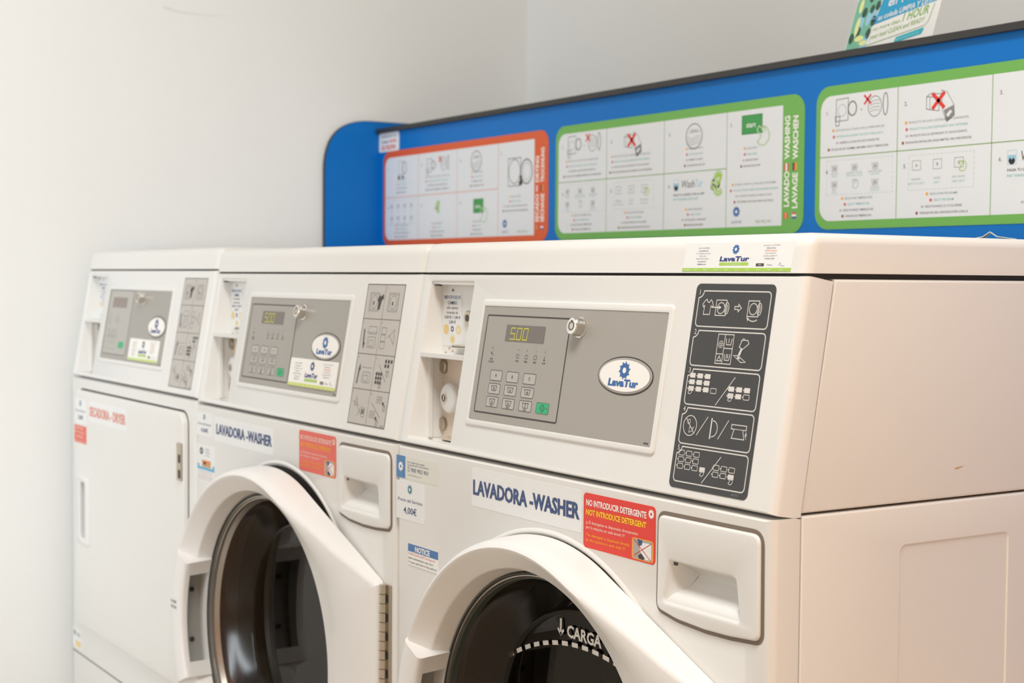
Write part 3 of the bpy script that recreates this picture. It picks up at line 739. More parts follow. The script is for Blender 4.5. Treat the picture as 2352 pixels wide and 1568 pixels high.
def coin_recess(panel, label=True):
    """vertical back plate with coin instructions, ledge, coin box lock"""
    BK = frame((0, .050, ZB), (1, 0, 0), (0, 0, 1), (0, -1, 0))
    g = Geo()
    fill(g, BK, [rrect(.020, .112, .134, .215)], 0, 'plastic')
    fill(g, BK, [rrect(.020, .004, .134, .112)], 0, 'recess_tan')
    skirt(g, BK, rrect(.020, .004, .134, .215), 0, rrect(.020, .004, .134, .215), -.006, 'plastic')
    box(g, (.0262, .0325, ZB + .008), (.0278, .052, ZB + .1085), 'plastic'); box(g, (.0245, .030, ZB + .0085), (.0305, .0345, ZB + .108), 'plastic')
    fill(g, BK, [rrect(.043, .010, .1295, .106)], .0012, 'recess_tan'); skirt(g, BK, rrect(.043, .010, .1295, .106), .0012, rrect(.043, .010, .1295, .106), 0, 'recess_tan')
    sh = Sheet(g, BK, .0004)
    for x, y in ((.0534, .1915),): disc(g, BK, (x, y), .0016, .001, 'ink')
    for x, y in ((.045, .1195), (.053, .1165), (.036, .1135)): sh.poly(ell(x, y, .0022, .0012, 8), 'skin_tan', 1)
    back = obj('coin_mechanism', g, panel, 'cream coin compartment set into the control panel')
    g = Geo(); k = YT / ZT
    V = [(.0268, k * .109 + .0005, ZB + .109), (.1277, k * .109 + .0005, ZB + .109), (.1277, .050, ZB + .107), (.0268, .050, ZB + .107),
         (.0268, k * .1142 - .0006, ZB + .1142), (.1277, k * .1142 - .0006, ZB + .1142), (.1277, .050, ZB + .1128), (.0268, .050, ZB + .1128)]
    g.add(V, [(0, 3, 2, 1), (4, 5, 6, 7), (0, 1, 5, 4), (1, 2, 6, 5), (2, 3, 7, 6), (3, 0, 4, 7)], 'plastic')
    obj('ledge', g, panel)
    g = Geo()
    lathe(g, BK, (.0575, .0585), [(.0185, .0012), (.0185, .008), (.0165, .0105), (.009, .0115)], 'plastic', 32); disc(g, BK, (.0575, .0585), .009, .0115, 'plastic')
    lathe(g, BK, (.0525, .0585), [(.0066, .0112), (.0062, .0128), (.0048, .0128), (.0045, .0112)], 'chrome', 24); disc(g, BK, (.0525, .0585), .0046, .01195, 'ink_black', 20)
    fill(g, BK, [rrect(.0505, .0552, .0530, .0618)], .0122, 'chrome')
    obj('coin_box_lock', g, panel, 'round white coin box lock with a dark keyhole')
    for (x, y) in ((.033, .096), (.0310, .0245)):
        g = Geo(); lathe(g, BK, (x, y), [(.0092, 0), (.0092, .0006), (.0084, .0008), (.0080, .0030), (.0062, .0042)], 'nickel', 24); disc(g, BK, (x, y), .0062, .0042, 'nickel', 24)
        obj('bolt', g, panel)
    g = Geo(); knob(g, BK, (.0920, .158), .0092, 0, .0035, 'nickel'); disc(g, BK, (.0920, .158), .0045, .0037, 'ink', 16); obj('coin_button', g, panel)
    g = Geo(); box(g, (.066, .041, ZB + .1205), (.100, .0500, ZB + .1250), 'steel'); box(g, (.066, .0402, ZB + .1218), (.100, .0411, ZB + .1236), 'ink_soft'); obj('coin_slot', g, panel)
    g = Geo(); box(g, (.030, .0195 + .0165, ZB + .1985), (.1277, .050, ZB + .2052), 'plastic'); box(g, (.034, .0345, ZB + .1965), (.043, .040, ZB + .1990), 'ink'); obj('recess_lip', g, panel)
    g = Geo(); sh = Sheet(g, BK, .0005)
    sh.base(rrect(.030, .1225, .0745, .1885, .0015), 'paper')
    cx = .0523
    sh.text('NO', .0330, .1806, .0046, 'blue_text', width=.0100, bold=.02); sh.text('DEVUELVE', .0448, .1806, .0042, 'blue_logo', width=.0275, bold=.0)
    sh.text('CAMBIO', cx, .1738, .0042, 'blue_text', width=.022, align='C', bold=.005)
    for i, t in enumerate(['sólo admite', 'monedas de', '0,50 € / 1,00 €', '2,00 €']):
        sh.text(t, cx, .1682 - .0059 * i, .0034, 'ink_grey' if i < 2 else 'blue_text', width=(.027, .027, .038, .016)[i], align='C', bold=.01)
    sh.poly(ell(.0374, .1428, .0064, n=22), 'coin_gold', 1); sh.poly(ell(.067, .1428, .0064, n=22), 'coin_pale', 1); sh.ring(ell(.067, .1428, .0042, n=18), .0012, 'coin_gold', 2)
    sh.poly(ell(.0525, .1306, .0062, n=22), 'coin_pale', 1); sh.poly(ell(.0532, .1306, .0040, n=18), 'coin_gold', 2)
    sh.ring(ell(cx, .1436, .0026, n=14), .0018, 'blue_navy', 1)
    obj('coin_card', g, panel, 'white card of coin instructions with yellow coins')

def control_panel(root, kind):
    g = Geo()
    slab(g, PANEL, [(.0015, .0022), (W - .0015, .0022), (W - .0015, S - .0006), (.0015, S - .0006)], 'plastic', rprof(.0085, .0338), [RECESS], [(.002, 0), (.0006, -.0006), (0, -.0022), (-.0008, -.062)], ys=.25)
    # raised bezel moulded round the grey keypad plate
    p = obj('control_panel', g, root)
    coin_recess(p)
    bz = (.157, .037, .509, .1845); gy = (.1633, .044, .5025, .1766)
    dv = 0.0
    g = Geo()
    slab(g, PANEL, rrect(*bz, .005), 'plastic', [(.0020, .0021), (.0007, .0018), (0, .0010), (0, 0)], [rrect(*gy, .0015)], [(.0006, .0021), (.0002, .0019), (0, .0012), (0, .0008)])
    obj('bezel', g, p)
    dry = kind == 'dryer'
    g = Geo(); sh = Sheet(g, PANEL, .0013)
    sh.base(rrect(gy[0] + .0001, gy[1] + .0001, gy[2] - .0001, gy[3] - .0001, .001), 'overlay')
    kx1 = .304 if dry else .3390
    kt = .0021 if not dry else .0012
    sh.rect(.173, .0538, kx1, .166 if not dry else .1755, 'overlay2' if dry else 'overlay', 1)
    sh.rbox(.173, .0538, kx1, .166 if not dry else .1755, kt * .8, 'ink', 2, .002)
    ky = 0
    leds = [(.1934, 'DOOR', 'LOCKED')] + [(.2468 + .0177 * i, ('WASH', 'RINSE', 'SPIN', 'DOOR')[i], None) for i in range(4)]
    if dry: leds = [(.1915, 'DRY', 'ING'), (.226, 'COOL', None), (.238, 'DOWN', None)]
    soft = 'ink' if not dry else 'ink_soft'
    for i, (x, a, b) in enumerate(leds):
        sh.rect(x - .0008, .1270, x + .0008, .1296, 'ink_soft' if i == 0 else 'ink_grey', 2)
        if i == 0: sh.rect(x - .0022, .1212, x - .0002, .1240, soft, 2); sh.rect(x + .0006, .1198, x + .0026, .1222, 'ink_soft', 2)
        elif i == 4: sh.line([(x, .1195), (x, .1238)], .0007, soft, 2); sh.poly(ell(x, .1192, .0012, n=10), soft, 2)
        else: sh.rbox(x - .0026, .1192, x + .0026, .1232, .0006, soft, 2, .0008)
        sh.text(a, x, .1148, .0021, soft, align='C', bold=.015, width=.0062 if not dry else .005)
        if b: sh.text(b, x, .1116, .0021, soft, align='C', bold=.015, width=.0112 if not dry else .007)
    xs = [.2088, .2426, .2771]; ys = [.0973, .0821, .0671]
    if not dry:
        for r in range(3):
            for c in range(3):
                x, y = xs[c] - .0003 * r, ys[r]
                sh.rect(x - .0120, y - .0058, x + .0120, y + .0058, 'key', 2, .0016); sh.rbox(x - .0120, y - .0058, x + .0120, y + .0058, .0006, 'ink', 3, .0016)
                if r == 0: sh.text('ABC'[c], x, y - .0017, .0037, 'ink', align='C', bold=.005, l=4)
                else:
                    sh.line([(x - .0056, y + .0030), (x - .0042, y - .0022), (x + .0042, y - .0022), (x + .0056, y + .0030)], .0006, 'ink', 4); sh.line([(x - .0062, y + .0032), (x + .0062, y + .0032)], .0006, 'ink', 4)
                    if (r, c) == (2, 2): sh.line([(x, y + .0026), (x, y - .0016)], .0008, 'ink', 4)
                    else: sh.text(('90', '60', '40', '30', '20', '')[(r - 1) * 3 + c], x, y - .0012, .0026, 'ink', align='C', l=4, bold=.01)
                    if r == 2: sh.text(('FRIO', 'DELIC', 'LANA')[c], x, y - .0050, .0017, 'ink', align='C', l=4, bold=.02)
        gx = (.2982, .3220)
    else:
        for r in range(4): sh.line([(.182, .100 - .012 * r), (.240 + .006 * (r % 2), .100 - .012 * r)], .0006, 'ink_grey', 3)
        for x in (.196, .214, .232): sh.rbox(x - .007, .084, x + .007, .096, .0006, 'ink_grey', 3, .001)
        gx = (.2590, .2880)
    gyv = (.0614, .0732) if not dry else (.0665, .0785)
    sh.rect(gx[0], gyv[0], gx[1], gyv[1], 'start_green', 3, .0014)
    cx, cy = (gx[0] + gx[1]) / 2, (gyv[0] + gyv[1]) / 2
    if not dry:
        sh.rbox(gx[0], gyv[0], gx[1], gyv[1], .0006, 'ink_soft', 4, .0014)
        sh.ring([(cx, cy - .0042), (cx + .0042, cy), (cx, cy + .0042), (cx - .0042, cy)], .0005, 'ink', 5); sh.text('I', cx, cy - .0012, .0024, 'ink', align='C', l=5); sh.rect(gx[1] - .0042, cy - .0008, gx[1] - .0028, cy + .0004, 'ink', 5)
    sh.text('807925', gy[2] - .0075, gy[1] + .0022, .0020, 'ink', width=.0072, align='C', bold=.02)
    obj('keypad_overlay', g, p, 'grey keypad overlay with a green start key')
    # display window with figures
    g = Geo(); sh = Sheet(g, PANEL, .0018)
    d = (.2163, .1374, .2938, .1561) if not dry else (.193, .1428, .2725, .1617)
    sh.base(rrect(*d, .0004), 'display' if not dry else 'display_dryer')
    if not dry:
        def seg(x, y, s):
            w_, h_ = .0085, .0128; P = {'a': ((0, 1), (1, 1)), 'b': ((1, 1), (1, .5)), 'c': ((1, .5), (1, 0)), 'd': ((0, 0), (1, 0)), 'e': ((0, .5), (0, 0)), 'f': ((0, 1), (0, .5)), 'g': ((0, .5), (1, .5))}
            for q in s:
                (a, b), (c, e_) = P[q]; sh.line([(x + a * w_ + .10 * b * h_, y + b * h_), (x + c * w_ + .10 * e_ * h_, y + e_ * h_)], .0010, 'digits', 2)
        seg(.2262, .1398, 'afgcd'); seg(.2392, .1398, 'abcdef'); seg(.2518, .1398, 'abcdef'); sh.rect(.2362, .1392, .2374, .1404, 'digits', 2)
    else: pass
    obj('display', g, p, 'dark display window' + (' reading 5.00 in yellow figures' if not dry else ''))
    # tubular key lock
    LC = (.3585, .1573) if not dry else (.3600, .1620)
    g = Geo(); lathe(g, PANEL, LC, [(.0112, .0010), (.0112, .0020), (.0098, .0026), (.0094, .0125), (.0084, .0136), (.0062, .0138)], 'chrome', 32)
    disc(g, PANEL, LC, .0064, .0137, 'steel', 24)
    lathe(g, PANEL, LC, [(.0047, .01385), (.0036, .01385)], 'ink_black', 24); fill(g, PANEL, [rrect(LC[0] - .0008, LC[1] + .0040, LC[0] + .0008, LC[1] + .0062)], .01395, 'ink_black')
    obj('cam_lock', g, p, 'round chrome key lock')
    # oval badge
    oc = (.4468, .1110) if not dry else (.4520, .1122)
    g = Geo(); sh = Sheet(g, PANEL, .0018)
    slab(g, PANEL, ell(oc[0], oc[1], .0456, .0197, 48), 'ink', [(0, .0017), (0, .001)])
    slab(g, PANEL, ell(oc[0], oc[1], .0444, .0185, 48), 'overlay', [(.0008, .0024), (.0002, .0022), (0, .0016)])
    fill(g, PANEL, [ell(oc[0], oc[1], .0412, .0161, 48)], .0026, 'white_ink')
    sh = Sheet(g, PANEL, .0026)
    sh.gear(oc[0] - .0006, oc[1] + .0054, .0098, 'blue_logo' if not dry else 'blue_navy', 'white_ink')
    sh.text('LavaTur', oc[0] - .0004, oc[1] - .0107, .0078, 'blue_logo' if not dry else 'blue_navy', width=.0492, align='C', bold=.05, shear=.1)
    obj('badge', g, p, 'oval white maker badge with a blue sun wheel')
    return p

def dispenser(front):
    g = Geo()
    # dark groove the drawer sits in
    fill(g, FRONT, [inset(DRAWER, -.0009), inset(DRAWER, .004)], .0002, 'gap_soft')
    H = POCKET
    slab(g, FRONT, DRAWER, 'plastic', rprof(.0026, .0032, .0036), [H], [(.0026, .0036), (.0008, .0030), (0, .0016)])
    def dep(p, k):
        t = max(0.0, min(1.0, (p[1] + .0992) / .0405))
        return .0016 - (.002 + .030 * (t * t * (3 - 2 * t)) ** .8) * k
    R_ = [0, .0012, .003, .0055, .009, .013, .0165]
    K_ = [math.sin(.5 * PI * q / .0165) for q in R_]
    for a_, b_, ka, kb in zip(R_, R_[1:], K_, K_[1:]):
        skirt(g, FRONT, inset(H, a_), lambda p: dep(p, ka), inset(H, b_), lambda p: dep(p, kb), 'plastic', True)
    fill(g, FRONT, [inset(H, R_[-1])], lambda p: dep(p, 1.0), 'plastic')
    o = obj('detergent_drawer', g, front, smooth=60)
    g = Geo(); fill(g, FRONT, [[(.5500, -.0625), (.5560, -.0625), (.5575, -.0592), (.5505, -.0590)]], .0018, 'ink'); obj('drawer_gap_patch', g, front)  # flat patch coloured dark for the shaded gap in the pocket corner
    # soft embossed outline of the bay
    g = Geo(); P = inset(DRAWER, -.0030); n = len(P)
    for (d0, w0), (d1, w1) in (((-.0006, 0.0003), (.0, .0009)), ((.0, .0009), (.0006, .0003))):
        skirt(g, FRONT, inset(P, d1), w1, inset(P, d0), w0, 'enamel')
    obj('drawer_surround', g, front)

def door_outline(n=168):
    """polar outline of the door about DC: circle joined by tangents to the hinge edge"""
    R = .2535; ex, ez = .655 - DC[0], .139
    d = math.hypot(ex, ez); a0 = math.atan2(ez, ex); at = a0 + math.acos(R / d)
    nx, nz = math.cos(at), math.sin(at)
    angs = sorted(set([round(2 * PI * i / n, 6) for i in range(n)] + [round(x % (2 * PI), 6) for x in (a0, -a0, a0 + .012, a0 - .012, -a0 + .012, -a0 - .012)]))
    out = []
    for a in angs:
        b = a if a <= PI else a - 2 * PI
        ab = abs(b)
        if ab >= at: r = R
        elif ab >= a0: r = R / (math.cos(ab) * nx + math.sin(ab) * nz)
        else: r = ex / math.cos(ab)
        if abs(ab - a0) < 1e-4: r *= .992
        out.append((a, r))
    return out

def washer_door(root, ajar):
    HX, HY = .6575, -.006            # hinge axis
    FR = frame((-HX, -HY, ZB), (1, 0, 0), (0, 0, 1), (0, -1, 0))
    OUT = door_outline(); n = len(OUT)
    g = Geo()
    def ext(a):                      # 0 on the round part, 1 towards the hinge
        b = abs(a if a <= PI else a - 2 * PI); t = max(0.0, min(1.0, (1.22 - b) / .75)); return t * t * (3 - 2 * t)
    def wf(u, a): return (1 - .40 * ext(a)) * (1 - .52 * max(0.0, min(1.0, (u - .575) / .08)))
    loops = []
    for ins, w in ((.012, .0008), (.003, .0008), (.0005, .0025), (0, .0060), (.0004, .0160), (.0012, .0280), (.0024, .0370), (.0042, .0435), (.0070, .0480), (.0105, .0500)):
        L = []
        for a, r in OUT:
            u, v = DC[0] + (r - ins) * math.cos(a), DC[1] + (r - ins) * math.sin(a)
            L.append(FR(u, v, w * wf(u, a) if w > .001 else w))
        loops.append(L)
    for r0, w in ((.2408, .0493), (.2392, .0479), (.2212, .0322), (.2203, .0314), (.2192, .0302), (.2187, .0288), (.2184, .0275), (.2140, .0075), (.2128, .0015), (.2128, -.0060), (.2250, -.0060), (.2380, .0008)):
        L = []
        for a, r in OUT:
            u, v = DC[0] + r0 * math.cos(a), DC[1] + r0 * math.sin(a)
            k_ = {.2408: wf(u, a), .2392: wf(u, a), .2212: 1 - .03 * ext(a), .2203: 1 - .02 * ext(a)}.get(r0, 1.0)
            L.append(FR(u, v, w * k_))
        loops.append(L)
    V = [p for L in loops for p in L]; F = []
    for j in range(len(loops) - 1):
        for i in range(n):
            if 9 <= j < 17 and abs(OUT[i][0] - PI) < .40: continue      # opening behind the pull handle
            F.append((j * n + i, j * n + (i + 1) % n, (j + 1) * n + (i + 1) % n, (j + 1) * n + i))
    k = len(loops) - 1
    for i in range(n): F.append((k * n + i, k * n + (i + 1) % n, (i + 1) % n, i))
    g.add(V, F, 'plastic_door')
    door = obj('door', g, root, smooth=40, loc=(HX, HY, 0))
    # steel rim and seals that hold the glass
    g = Geo()
    lathe(g, FR, DC, [(.2128, .0085), (.2120, .0095), (.2108, .0090), (.2104, .0060)], 'rubber_dark', 120)
    lathe(g, FR, DC, [(.2104, .0060), (.2098, .0070), (.2084, .0068), (.2080, .0035)], 'rim_steel', 120)
    lathe(g, FR, DC, [(.2080, .0035), (.2070, .0042), (.2056, .0036), (.2050, -.0010), (.2040, -.0045)], 'rim_steel' if ajar else 'rubber_dark', 120)
    if ajar:
        lathe(g, FR, DC, [(.2050, -.0010), (.2042, -.0030), (.1990, -.0160), (.1975, -.0200)], 'rim_steel', 120)
    obj('door_rim', g, door, 'metal rim and seal around the glass')
    # bowl shaped glass
    g = Geo()
    lathe(g, FR, DC, [(.2045, -.0030), (.2020, -.0085), (.1960, -.0160), (.1880, -.0240), (.1790, -.0335), (.1715, -.0425), (.1690, -.0455)], 'door_glass_edge', 120)
    lathe(g, FR, DC, [(.1690, -.0455), (.1675, -.0475), (.1650, -.0486), (.1600, -.0490), (.1200, -.0508), (.0600, -.0520), (.0005, -.0524)], 'door_glass', 120)
    gl = obj('door_glass', g, door, 'dark tinted glass bowl')
    if not ajar:
        g = Geo(); sh = Sheet(g, FR, -.0472)
        R0, zc = .300, -.493
        for k_ in range(-14, 15):
            a = PI / 2 + k_ * .0635
            P = [(DC[0] + R0 * math.cos(a + q), zc + R0 * math.sin(a + q)) for q in (.0140, .005, -.005, -.0140)]
            if abs(P[0][0] - DC[0]) < .160: sh.line([P[0], P[-1]], .0050, 'white_ink', 1)
        for sx in (-1, 1):
            x = DC[0] + sx * .046
            sh.line([(x, -.1700), (x, -.1860)], .0032, 'white_ink', 1); sh.line([(x - .0050, -.1815), (x, -.1868), (x + .0050, -.1815)], .0028, 'white_ink', 1)
        sh.text('CARGA', DC[0] - .002, -.1865, .0135, 'white_ink', width=.064, align='C', bold=.03)
        obj('load_line', g, gl, 'white dashed load line with the word CARGA')
    # pull handle moulded on the free side: block with a finger pocket facing the glass
    g = Geo(); tm = .437; tp = .335
    def rin(w): return .2120 - .10 * w
    def pt(t, r, w): return FR(DC[0] - r * math.cos(t), DC[1] + r * math.sin(t), w)
    T = [-tm + 2 * tm * i / 24 for i in range(25)]
    NT = len(T)
    Ws = [0.0, .010, .043, .052]
    # profile around the block: inner face -> front -> outer side
    prof = [('in', 0.0), ('in', .0500), (None, (.2085, .0530)), (None, (.2115, .0545)), (None, (.2360, .0548)), (None, (.2410, .0540)), (None, (.2452, .0515)), (None, (.2490, .0460)), (None, (.2520, .0330)), (None, (.2537, .0060))]
    for a, b in zip(T, T[1:]):
        for j in range(1, len(prof) - 1):
            q0 = (rin(prof[j][1]), prof[j][1]) if prof[j][0] else prof[j][1]
            q1 = prof[j + 1][1]
            g.add([pt(a, *q0), pt(b, *q0), pt(b, *q1), pt(a, *q1)], [(0, 1, 2, 3)], 'plastic_door')
        inside = abs((a + b) / 2) < tp
        for (w0, w1) in ((0, .010), (.010, .043), (.043, .0500)):
            if inside and w0 == .010: continue
            g.add([pt(a, rin(w0), w0), pt(b, rin(w0), w0), pt(b, rin(w1), w1), pt(a, rin(w1), w1)], [(0, 1, 2, 3)], 'plastic_door')
        if inside:
            D = .022
            g.add([pt(a, rin(.010) + D, .010), pt(b, rin(.010) + D, .010), pt(b, rin(.043) + D, .043), pt(a, rin(.043) + D, .043)], [(0, 1, 2, 3)], 'gasket')
            for w_ in (.010, .043): g.add([pt(a, rin(w_), w_), pt(b, rin(w_), w_), pt(b, rin(w_) + D, w_), pt(a, rin(w_) + D, w_)], [(0, 1, 2, 3) if w_ < .02 else (3, 2, 1, 0)], 'plastic_door')
    ts = [t for t in T if abs(t) <= tp + .02]
    ins = [i for i in range(NT - 1) if abs((T[i] + T[i + 1]) / 2) < tp]
    for t_, s_ in ((T[ins[0]], 1), (T[ins[-1] + 1], -1)):
        f = [pt(t_, rin(.010), .010), pt(t_, rin(.043), .043), pt(t_, rin(.043) + .022, .043), pt(t_, rin(.010) + .022, .010)]
        g.add(f, [(0, 1, 2, 3) if s_ > 0 else (3, 2, 1, 0)], 'plastic_door')
    for t_, s_ in ((-tm, 1), (tm, -1)):
        f = [pt(t_, *((rin(q[1]), q[1]) if q[0] else q[1])) for q in prof]
        g.add(f, [tuple(range(len(f))) if s_ > 0 else tuple(range(len(f)))[::-1]], 'plastic_door')
    for t_ in (-.17, .17):
        r_ = rin(.027) + .0205
        F3 = frame(pt(t_, r_, .027), (0, -1, 0), (0, 0, 1), (1, 0, 0)); knob(g, F3, (0, 0), .0038, 0, .0025, 'ink', 14)
    sh = Sheet(g, FR, .0562)
    h = obj('door_handle', g, door, smooth=40)
    g = Geo(); F4 = frame(FR(DC[0] - .236, DC[1] + .012, .0549), (1, 0, 0), (0, 0, 1), (0, -1, 0)); sh = Sheet(g, F4, .0002)
    sh.text('PARA ABRIR', .004, .0085, .0045, 'ink_soft', width=.022, align='C', bold=.02, l=1); sh.text('OPEN DOOR', .004, .0, .0045, 'ink_soft', width=.022, align='C', bold=.02, l=1)
    obj('handle_print', g, door)
    door.rotation_euler = (0, 0, math.radians(ajar))
    # piano hinge on the cabinet
    g = Geo()
    zt_, zb_ = -.182, -.458
    slab(g, FRONT, rrect(.6585, zb_, .6735, zt_, .001), 'nickel', [(.0005, .0022), (0, .0018), (0, 0)])
    kn = 23; st = (zt_ - zb_) / kn
    for i in range(kn):
        z0 = ZB + zt_ - st * i - .0006; z1 = ZB + zt_ - st * (i + 1) + .0002
        P = ell(0, 0, .0058, n=16)
        V = [(HX + a + .0012, HY + .0015 + b * .9, z) for z in (z0, z1) for a, b in P]
        F = [(j, 16 + j, 16 + (j + 1) % 16, (j + 1) % 16) for j in range(16)] + [tuple(range(16)), tuple(range(31, 15, -1))]
        g.add(V, F, 'steel')
        if i % 2: box(g, (.6632, -.0031, z1 + .0006), (.6668, -.0022, z0 - .0006), 'gap')
    obj('hinge', g, root, 'polished piano hinge at the door edge')

def drum(root):
    g = Geo(); FD = frame((0, 0, ZB), (1, 0, 0), (0, 0, 1), (0, -1, 0))
    lathe(g, FD, DC, [(.2190, -.004), (.2150, -.020), (.2120, -.060), (.2200, -.075)], 'gasket', 72)
    lathe(g, FD, DC, [(.2530, .0006), (.2180, .0006)], 'gap', 96)
    obj('door_gasket', g, root, 'grey rubber door gasket')
    g = Geo()
    lathe(g, FD, DC, [(.2190, -.0740), (.2600, -.0850), (.2680, -.1000), (.2680, -.420), (.2500, -.440), (.1200, -.445), (.0800, -.430), (.0002, -.425)], 'drum', 96)
    for k in range(3):
        a = 2 * PI * k / 3 + .5
        P = []
        for w in (-.11, -.41):
            for da, r in ((-.16, .267), (-.05, .215), (.05, .215), (.16, .267)): P.append(FD(DC[0] + r * math.cos(a + da), DC[1] + r * math.sin(a + da), w))
        g.add(P, [(0, 1, 5, 4), (1, 2, 6, 5), (2, 3, 7, 6), (0, 1, 2, 3), (4, 5, 6, 7)], 'drum')
    for j in range(4):
        for i in range(60):
            a = 2 * PI * i / 60; r = .2672
            c = (DC[0] + r * math.cos(a), DC[1] + r * math.sin(a))
            F5 = frame(FD(c[0], c[1], -.13 - .07 * j), (-math.sin(a), 0, math.cos(a)), (0, 1, 0), (-math.cos(a), 0, -math.sin(a)))
            fill(g, F5, [ell(0, 0, .0032, n=8)], .0004, 'drum_dark')
    for j in range(1, 5):
        for i in range(10 * j):
            a = 2 * PI * i / (10 * j); fill(g, FD, [ell(DC[0] + .045 * j * math.cos(a), DC[1] + .045 * j * math.sin(a), .0034, n=8)], -.4185 if j < 2 else (-.4375 if j < 3 else -.4425), 'drum_dark')
    obj('drum', g, root, 'dark steel drum seen through the glass')

def dryer_door(root):
    g = Geo()
    out = rrect(.055, -.4875, .650, -.0245, .022, 8)
    fill(g, FRONT, [inset(out, -.0030)], .0003, 'gap')
    H = rrect(.0790, -.3220, .1440, -.1950, .004)
    slab(g, FRONT, out, 'enamel', rprof(.003, .0100, .0105), [H], [(.0, .0105), (.0, .004)])
    d = obj('door', g, root)
    g = Geo()
    PK = rrect(.0950, -.3120, .1230, -.2030, .006)
    slab(g, FRONT, rrect(.0765, -.3250, .1465, -.1920, .005), 'plastic', [(.0016, .0130), (0, .0118), (0, .0104)], [PK], [(.002, .0130), (0, .0118), (0, -.010)])
    fill(g, FRONT, [PK], -.0098, 'gasket')  # pocket floor coloured grey to stand for the shade inside
    obj('door_handle', g, d, 'white recessed pull handle')
    g = Geo()
    slab(g, FRONT, rrect(.6300, -.1372, .6490, -.0748, .001), 'nickel', [(.0005, .0135), (0, .0130), (0, .001)])
    for z in (-.0985, -.1240):
        fill(g, FRONT, [rrect(.6380, z - .009, .6480, z + .005)], .0137, 'gap')
    obj('hinge', g, root, 'metal hinge plate with two dark slots')
    return d

